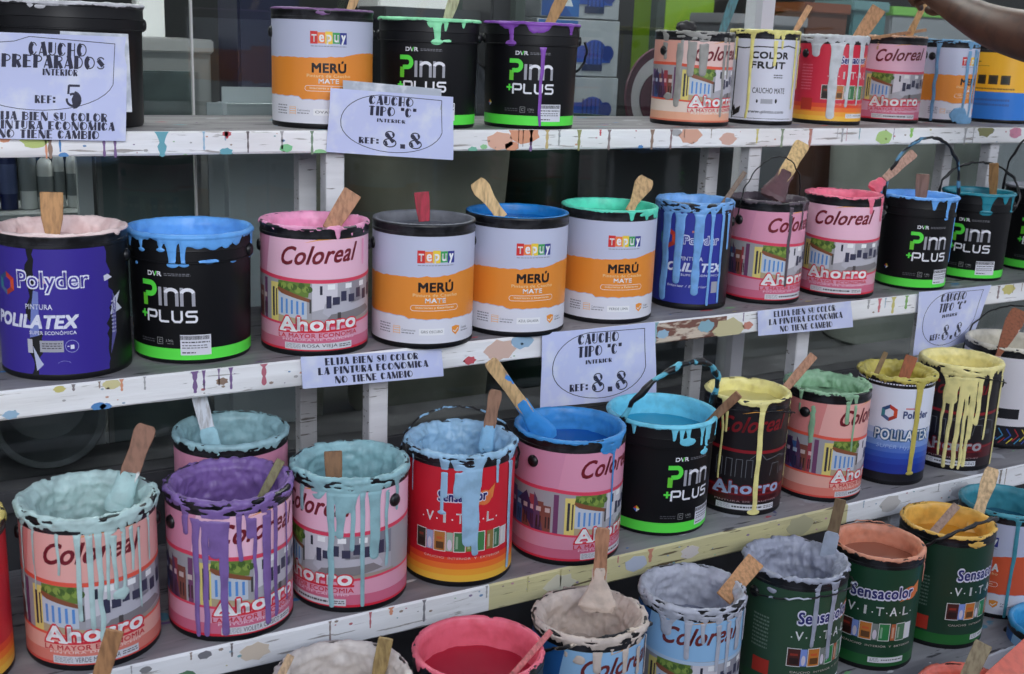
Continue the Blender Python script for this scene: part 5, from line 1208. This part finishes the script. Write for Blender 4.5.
# things lying low behind the glass at the left
def lying(name, label, cat, p0, p1, r0, r1, col):
    p0, p1 = Vector(p0), Vector(p1); ax = (p1-p0); L = ax.length; t = bg(name, label, cat, None, p0); q = ax.to_track_quat('Z', 'Y').to_matrix().to_4x4()
    bm = bmesh.new(); lathe(bm, [(r0-.012, .0), (r0, .0), (r0+.004, .006), (r0+.004, .02), (r0-.002, .024), (r1, L), (0, L), (0, L-.004), (r1-.008, L-.006), (r0-.012, .01), (r0-.012, 0)], 48, M=q)
    part('body', bm, noisy(col, tint(col, (0, 0, 0), .2), .4, 6, .05), t); return t
a_ = at(52, 462, 2.28); lying('plastic_basin', 'grey basin standing on its edge low behind the glass at the left', 'basin', (a_.x, 2.275, .601+.106), (a_.x+.01, 2.382, .601+.106), .102, .085, (104, 108, 112))
a_ = at(118, 470, 2.40); b_ = at(205, 398, 2.46); lying('pipe', 'grey pipe end sloping up behind the glass beside the lying bucket', 'pipe', (b_.x, 2.46, b_.z), (a_.x, 2.44, .552), .055, .05, (120, 124, 128))
# boxes of pumps on a shelf rack, seen between the purple pail and the salmon can
t = bg('storage_rack', 'dark rack holding the blue and white cartons behind the glass', 'rack', None, (1.95, 3.0, .0)); o = Vector((1.95, 3.0, 0))
bm = bmesh.new()
for x in (1.66, 2.14):
    for y in (2.86, 3.2): box(bm, x, x+.03, y, y+.03, .001, 2.2, M=Matrix.Translation(-o))
part('upright', bm, flat((44, 56, 52), .5), t)
bm = bmesh.new(); box(bm, 1.66, 2.17, 2.86, 3.23, 1.17, 1.19, M=Matrix.Translation(-o)); part('shelf', bm, flat((90, 96, 96), .5), t)
for i, (z, nm) in enumerate(((1.1905, 'bottom blue and white pump carton of the stack of three'), (1.3515, 'middle blue and white pump carton of the stack of three'), (1.5125, 'top blue and white pump carton of the stack of three'))):
    a = at(590, 60, 2.9); x0, x1 = 1.735+.008*i, 2.025+.006*(1-i)
    t = bg('carton', nm, 'box', 'blue and white pump cartons stacked behind the glass', ((x0+x1)/2, 2.95, z)); w, h = x1-x0, .158
    bm = bmesh.new(); box(bm, -w/2, w/2, -.07, .12, 0, h); bmesh.ops.bevel(bm, geom=bm.edges[:], offset=.002, segments=1, affect='EDGES'); part('body', bm, flat((140, 146, 152), .5), t)
    c = Canvas(); c.rect(-w/2+.004, .004, -w*.02, h-.004, (30, 86, 150), 0); c.poly([(-w/2+.004, .004), (-w*.1, .004), (-w*.35, h*.5), (-w/2+.004, h*.6)], (20, 66, 130), 1)
    c.rect(-w*.44, h*.8, -w*.12, h*.9, (20, 50, 110), 1); c.disc(w*.2, h*.42, h*.27, (34, 66, 140), 1, ry=h*.24); c.rect(-w*.02, h*.25, w*.4, h*.55, (34, 66, 140), 2); c.disc(w*.36, h*.42, h*.14, (24, 46, 110), 3)
    c.rect(w*.05, h*.1, w*.3, h*.22, (30, 40, 70), 2); c.poly([(-w*.22, h*.2), (-w*.1, h*.2), (-w*.2, h*.6), (-w*.3, h*.5)], (190, 196, 200), 3)
    for k in range(5): c.rect(w*(.08+.05*k), h*.2, w*(.095+.05*k), h*.62, (24, 40, 96), 4)
    bm = c.build(lambda x, y, q: Vector((x, -.0712-q, y)), None); link('printed_front', mesh_of(bm), c.m, t, None)
# maroon and white round dish standing on edge
t = bg('round_tray', 'maroon rimmed white round tray leaning behind the salmon can', 'tray', None, (1.66, 2.40, 1.27)); a_ = at(655, 128, 2.42)
t.location = (a_.x, 2.40, 1.2505)
sbox('trim_5', a_.x-.2, a_.x+.2, 2.34, 2.46, .501, 1.248, flat((60, 62, 66), .5))
M_ = Matrix.Rotation(math.radians(82), 4, 'X')
bm = bmesh.new(); lathe(bm, [(0, 0), (.075, 0), (.1, .012), (.128, .02), (.13, .024), (.1, .017), (.075, .005), (0, .005)], 48, M=M_); bmesh.ops.translate(bm, verts=bm.verts[:], vec=(0, 0, .06)); part('plate', bm, flat((196, 192, 194), .3), t)
bm = bmesh.new(); lathe(bm, [(.112, .016), (.128, .021), (.134, .025), (.132, .03), (.126, .027), (.111, .022)], 48, M=M_); bmesh.ops.translate(bm, verts=bm.verts[:], vec=(0, 0, .06)); part('rim', bm, flat((70, 24, 44), .35), t)
bm = bmesh.new(); lathe(bm, [(.03, .0055), (.06, .0062), (.074, .0064), (.074, .009), (.03, .008)], 40, M=M_); bmesh.ops.translate(bm, verts=bm.verts[:], vec=(0, 0, .06)); part('centre_ring', bm, flat((74, 26, 46), .35), t)
# lime green cabinet behind the right-hand cans
def crate(name, label, cat, x0, x1, y0, y1, z0, z1, col, lid=None):
    o = Vector(((x0+x1)/2, (y0+y1)/2, z0)); t = bg(name, label, cat, None, o)
    bm = bmesh.new(); box(bm, x0, x1, y0, y1, z0, z1, M=Matrix.Translation(-o)); bmesh.ops.bevel(bm, geom=bm.edges[:], offset=.006, segments=2, affect='EDGES'); part('body', bm, flat(col, .45), t)
    bm = bmesh.new(); box(bm, x0-.006, x1+.006, y0-.006, y1+.006, z1-.03, z1+.004, M=Matrix.Translation(-o)); bmesh.ops.bevel(bm, geom=bm.edges[:], offset=.004, segments=2, affect='EDGES'); part('lid', bm, flat(lid or tint(col, (255, 255, 255), .15), .4), t)
Ct = 2.85
def pxbox(name, label, cat, u0, u1, v0, v1, Y, col, lid=None, dep=.18):
    a = at(u0, (v0+v1)/2, Y); b = at(u1, (v0+v1)/2, Y); top = at((u0+u1)/2, v0, Y)
    crate(name, label, cat, a.x, b.x, Y, Y+dep, .501 if Y+dep < 3.39 else .001, top.z, col, lid)
pxbox('cabinet', 'lime green cabinet seen above the salmon can with grey runs', 'cabinet', 662, 712, -60, 150, 3.26, (104, 138, 24), (90, 116, 24))
pxbox('fabric_bale', 'dark grey bundle behind the white can with yellow runs', 'bundle', 722, 800, 16, 150, 2.97, (100, 102, 108))
pxbox('carton', 'brown carton behind the red can on the topmost shelf', 'box', 799, 842, 4, 150, 2.97, (84, 50, 38), (110, 60, 40))
pxbox('carton', 'teal carton behind the reaching arm', 'box', 846, 880, 2, 150, 2.97, (64, 104, 110))
pxbox('display_cabinet', 'grey cabinet with a green strip behind the pink can under the arm', 'cabinet', 884, 1100, 14, 150, 3.2, (112, 116, 122), (96, 150, 66))
pxbox('black_box', 'black box behind the mint green pail', 'box', 385, 480, 10, 150, 2.97, (30, 32, 36))
pxbox('black_box', 'black crate with a grey lid behind the purple-streaked pail', 'box', 490, 512, -20, 150, 2.90, (34, 36, 40), (60, 60, 62))
pxbox('navy_box', 'navy blue box behind the glass, left of the lone orange and white can', 'box', 238, 300, -60, 110, 2.97, (18, 22, 50), (18, 22, 50))
pxbox('carton', 'white block imitating bright light above the mint green pail', 'box', 378, 452, -60, 150, 3.2, (236, 234, 228), (236, 234, 228), .16)  # solid box painted white to imitate bright light behind the glass
pxbox('door_reflection_block', 'grey block standing in for a car door reflection in the glass, right of the large black bucket', 'cabinet', 120, 212, 40, 150, 3.0, (112, 114, 114), (140, 140, 140), .3)  # solid box imitating the grey bands of a mirrored car door
pxbox('carton', 'white block imitating a band of light high behind the glass beside the large black bucket', 'box', 138, 166, -60, 150, 3.32, (236, 236, 236), (236, 236, 236), .06)  # pale box in place of a band of light
a0 = at(204, 86, 2.42); a1 = at(300, 86, 2.42); o = Vector(((a0.x+a1.x)/2, 2.42, .501)); t = bg('car_reflection_block', 'rounded silver grey block standing in for the car reflection in the glass, left of the lone orange and white can', 'case', None, o)  # solid block shaped in place of the silver car's reflection
bm = bmesh.new(); box(bm, a0.x, a1.x, 2.37, 2.44, .501, a0.z, M=Matrix.Translation(-o)); bmesh.ops.bevel(bm, geom=bm.edges[:], offset=.032, segments=6, affect='EDGES'); part('body', bm, flat((170, 176, 180), .25), t, .9)
bm = bmesh.new(); box(bm, a0.x+.004, a1.x, 2.366, 2.372, 1.262, 1.268, M=Matrix.Translation(-o)); part('seam', bm, flat((70, 74, 78), .4), t)
# dark gear-shaped cap on the rim of the grey-run can
c = C['P']; p_ = at(684, 26, 2.11)
t = bg('lump_of_paint_skin', 'dark round clot sitting on the rim of the can with grey runs', 'clot', None, (p_.x, 2.10, Z1+c.H-.004))
bm = bmesh.new(); bmesh.ops.create_icosphere(bm, subdivisions=4, radius=1)
for v in bm.verts: v.co = Vector((v.co.x*.022, v.co.y*.016, v.co.z*.013+.012))*(1+.25*float(vn(v.co.x*4+5, v.co.y*4, v.co.z*4, 5)))
part('clot', bm, flat((40, 38, 40), .6), t, 1.5)

# ------------------------------------------------------------------ awning added over the stand to block top light
t = thing('blocker', 'grey canvas awning added over the stand to block top light, above the frame', 'blocker', (1.4, GY, 2.62)); o = Vector((1.4, GY, 2.62))
bm = bmesh.new(); P = [(GY, 2.62), (1.5, 2.56), (.75, 2.42), (.74, 2.25)]
f = [[bm.verts.new(Vector((x, y, z))-o) for y, z in P] for x in (-2.5, 6)]
for i in range(3): bm.faces.new((f[0][i], f[0][i+1], f[1][i+1], f[1][i]))
bmesh.ops.solidify(bm, geom=bm.faces[:], thickness=.004); part('canvas', bm, flat((120, 124, 130), .8), t, None)
bm = bmesh.new()
for x in (-2.4, 1.2, 5.9): tube(bm, [Vector((x, GY, 2.57))-o, Vector((x, .78, 2.38))-o], .012)
part('frame', bm, flat((160, 160, 160), .4), t)
# ------------------------------------------------------------------ street side, mirrored in the glass: grey car enlarged to shade lower shelves
def car():
    t = thing('shade_car', 'silver grey parked car, made van-high to shade the lower shelves, mirrored in the shop glass', 'van', (.6, -1.62, 0), 0)
    prof = [(-2.5, .32), (-2.52, .75), (-2.35, 1.0), (-1.75, 1.12), (-1.2, 1.66), (2.2, 1.76), (2.45, 1.1), (2.5, .7), (2.5, .34)]
    bm = bmesh.new(); L = [[bm.verts.new((x, y*(1-.16*max(0, z-.9)/.5), z)) for x, z in prof] for y in (-.82, -.78, 0, .78, .82)]
    for r_, s in ((L[0], .98), (L[4], .98)):
        for v in r_: v.co.x *= s; v.co.z = .32+(v.co.z-.32)*.985
    for a, b in zip(L, L[1:]):
        for i in range(len(prof)-1): bm.faces.new((a[i], a[i+1], b[i+1], b[i]))
    bm.faces.new(L[0]); bm.faces.new(L[4][::-1])
    for a, b in zip(L, L[1:]): bm.faces.new((a[0], b[0], b[-1], a[-1]))
    bmesh.ops.recalc_face_normals(bm, faces=bm.faces[:]); bmesh.ops.bevel(bm, geom=bm.edges[:], offset=.03, segments=3, affect='EDGES', clamp_overlap=True)
    part('body', bm, flat((150, 152, 156), .2, .6), t, .9)
    for s in (-1, 1):
        bm = bmesh.new(); y = s*.80
        for P in ([(-1.5, 1.1), (-1.1, 1.54), (-.3, 1.58), (-.3, 1.1)], [(-.2, 1.1), (-.2, 1.58), (1.9, 1.62), (2.1, 1.1)]):
            f = [bm.verts.new((x, y*(1-.16*max(0, z-.9)/.5)+s*.012, z)) for x, z in P]; g = [bm.verts.new(v.co-Vector((0, s*.02, 0))) for v in f]
            bm.faces.new(f); bm.faces.new(g[::-1])
            for i in range(4): j = (i+1) % 4; bm.faces.new((f[i], f[j], g[j], g[i]))
        bmesh.ops.recalc_face_normals(bm, faces=bm.faces[:]); part('side_window', bm, flat((20, 22, 26), .08), t, None)
        for x in (-1.65, 1.65):
            bm = bmesh.new(); lathe(bm, [(0, -.09), (.2, -.09), (.3, -.08), (.32, -.05), (.32, .05), (.3, .08), (.21, .09), (.2, .06), (0, .05)], 40, M=Matrix.Rotation(PI/2*(-s), 4, 'X'))
            bmesh.ops.translate(bm, verts=bm.verts[:], vec=(x, s*.78, .321)); w = part('wheel', bm, flat((30, 30, 32), .6), t)
            bm = bmesh.new(); lathe(bm, [(0, .08), (.05, .08), (.18, .075), (.2, .09), (.19, .06)], 24, M=Matrix.Rotation(PI/2*(-s), 4, 'X')); bmesh.ops.translate(bm, verts=bm.verts[:], vec=(x, s*.78, .321)); part('hubcap', bm, flat((150, 150, 154), .3, .6), w)
car()

# ------------------------------------------------------------------ the reaching arm
def arm():
    t = thing('person', 'person at the right, bare brown arm reaching over the topmost shelf', 'person', at(1010, 32, 1.70))
    o = Vector(t.location)
    sc = lambda p: FPX/((p-Vector((0, 0, CZ))).dot(AF))
    chain = [((1330, 150), 1.10, 44), ((1200, 94), 1.34, 40), ((1120, 60), 1.46, 40), ((1060, 43), 1.60, 33), ((1020, 35), 1.68, 28.5), ((990, 26), 1.76, 24), ((962, 11), 1.85, 18.5), ((946, 1), 1.92, 16), ((932, -10), 1.97, 16), ((920, -16), 2.0, 13)]
    bm = bmesh.new(); lay = bm.verts.layers.skin.verify(); vs = []
    pts = [at(a[0], a[1], y) for a, y, _ in chain]
    for p, (_, _, r) in zip(pts, chain):
        v = bm.verts.new(p-o); q = r/sc(p); v[lay].radius = (q, q*.92); vs.append(v)
    vs[0][lay].use_root = True
    for a, b in zip(vs, vs[1:]): bm.edges.new((a, b))
    me = mesh_of(bm, 'arm'); ob = link('arm', me, noisy((80, 50, 37), (66, 40, 30), .5, 30, .1), t)
    sk = ob.modifiers.new('skin', 'SKIN'); sk.use_smooth_shade = True; ob.modifiers.new('sub', 'SUBSURF').levels = 2; ob.modifiers['sub'].render_levels = 2
    bm = bmesh.new(); a_, b_ = pts[0], pts[1]; ax = (b_-a_).normalized(); q_ = ax.to_track_quat('Z', 'Y').to_matrix().to_4x4(); r0 = chain[0][2]/sc(a_)
    lathe(bm, [(0, -.16), (r0*1.6, -.15), (r0*1.7, -.06), (r0*1.55, .07), (r0*1.52, .072), (r0*1.45, .06), (r0*1.2, -.02)], 32, M=Matrix.Translation(a_-o) @ q_)
    part('sleeve', bm, noisy((70, 76, 90), (60, 64, 78), .9, 40, .2), t, 1.2)
    # fingers: each its own chain, rooted in the palm, closing on the stick
    F = [('index_finger', [(934, -6, 1.96, 5.2), (925, -1, 1.99, 4.6), (918, 3, 2.02, 4.0), (921, 9, 2.045, 3.4)]), ('middle_finger', [(930, -12, 1.96, 5.2), (917, -9, 1.99, 4.8), (911, -2, 2.03, 4.2), (915, 4, 2.06, 3.5)]),
         ('ring_finger', [(925, -18, 1.97, 5), (911, -17, 2.0, 4.5), (906, -9, 2.04, 4), (911, -4, 2.06, 3.4)]), ('little_finger', [(920, -24, 1.98, 4.4), (908, -26, 2.02, 4), (903, -19, 2.05, 3.5), (908, -14, 2.07, 3.1)]),
         ('thumb', [(950, 3, 1.92, 6), (941, 10, 1.95, 5.4), (933, 12, 1.98, 4.6), (926, 9, 2.01, 3.8)])]
    for nm, ch in F:
        bm = bmesh.new(); lay = bm.verts.layers.skin.verify(); vs = []
        for u, v_, y, r in ch:
            p = at(u, v_, y); v = bm.verts.new(p-o); q = r/sc(p); v[lay].radius = (q, q); vs.append(v)
        vs[0][lay].use_root = True
        for a, b in zip(vs, vs[1:]): bm.edges.new((a, b))
        ob2 = link(nm, mesh_of(bm, nm), noisy((80, 50, 37), (66, 40, 30), .5, 30, .1), t)
        s = ob2.modifiers.new('skin', 'SKIN'); s.use_smooth_shade = True; ob2.modifiers.new('sub', 'SUBSURF').levels = 2; ob2.modifiers['sub'].render_levels = 2
arm()

# ------------------------------------------------------------------ light
for i, (x, y) in enumerate(((.3, 2.62), (2.0, 2.62), (3.7, 2.62))):  # unseen lamps added to brighten the interior behind the glass
    t = thing('fill_lamp', 'long unseen tube lamp added to brighten the shop interior, %s' % ('left one', 'middle one', 'right one')[i], 'lamp', (x, y, 2.599), 0, 'tube lamps added to brighten the shop interior')
    bm = bmesh.new(); box(bm, -.6, .6, -.06, .06, -.05, 0); part('housing', bm, flat((190, 190, 190), .5), t)
    em, n_, l_, b_ = base_mat('fill_glow_%d' % i); b_.inputs['Emission Color'].default_value = (1, 1, 1, 1); b_.inputs['Emission Strength'].default_value = 55
    bm = bmesh.new(); box(bm, -.58, .58, -.045, .045, -.062, -.0505); part('tube', bm, em, t)

w = bpy.data.worlds.new('sky'); SC.world = w; w.use_nodes = True; nt = w.node_tree; n = nt.nodes; l = nt.links
bgn = n['Background']; tc = n.new('ShaderNodeTexCoord'); sp = n.new('ShaderNodeSeparateXYZ'); rp = n.new('ShaderNodeValToRGB')
l.new(tc.outputs['Generated'], sp.inputs[0]); mr = n.new('ShaderNodeMapRange'); mr.inputs['From Min'].default_value = -1; l.new(sp.outputs['Z'], mr.inputs['Value']); l.new(mr.outputs[0], rp.inputs[0])
e = rp.color_ramp.elements; e[0].position = 0; e[0].color = (.10, .10, .10, 1); e[1].position = 1; e[1].color = (.72, .82, 1.0, 1)
for p, c in ((.49, (.12, .12, .12, 1)), (.53, (.5, .52, .58, 1)), (.58, (1.35, 1.42, 1.62, 1)), (.70, (1.2, 1.3, 1.55, 1)), (.85, (.6, .7, .95, 1))):
    q = e.new(p); q.color = c
l.new(rp.outputs[0], bgn.inputs[0]); bgn.inputs[1].default_value = 1.0
def sun(name, en, az, el, ang, col):
    L = bpy.data.lights.new(name, 'SUN'); L.energy = en; L.angle = math.radians(ang); L.color = col; o = bpy.data.objects.new(name, L); COL.objects.link(o)
    d = Vector((math.cos(math.radians(el))*math.sin(math.radians(az)), math.cos(math.radians(el))*math.cos(math.radians(az)), math.sin(math.radians(el))))
    o.rotation_euler = d.to_track_quat('Z', 'Y').to_euler()
sun('soft_sun', 1.5, 195, 22, 34, (.95, .97, 1.0))  # added broad sun lamp, set low to light the upper shelves most
SC.view_settings.view_transform = 'Standard'; SC.view_settings.look = 'None'; SC.view_settings.gamma = 1; SC.view_settings.use_curve_mapping = False
SC.view_settings.exposure = 0.0
SC.cycles.max_bounces = 8; SC.cycles.transparent_max_bounces = 8; SC.cycles.use_denoising = True
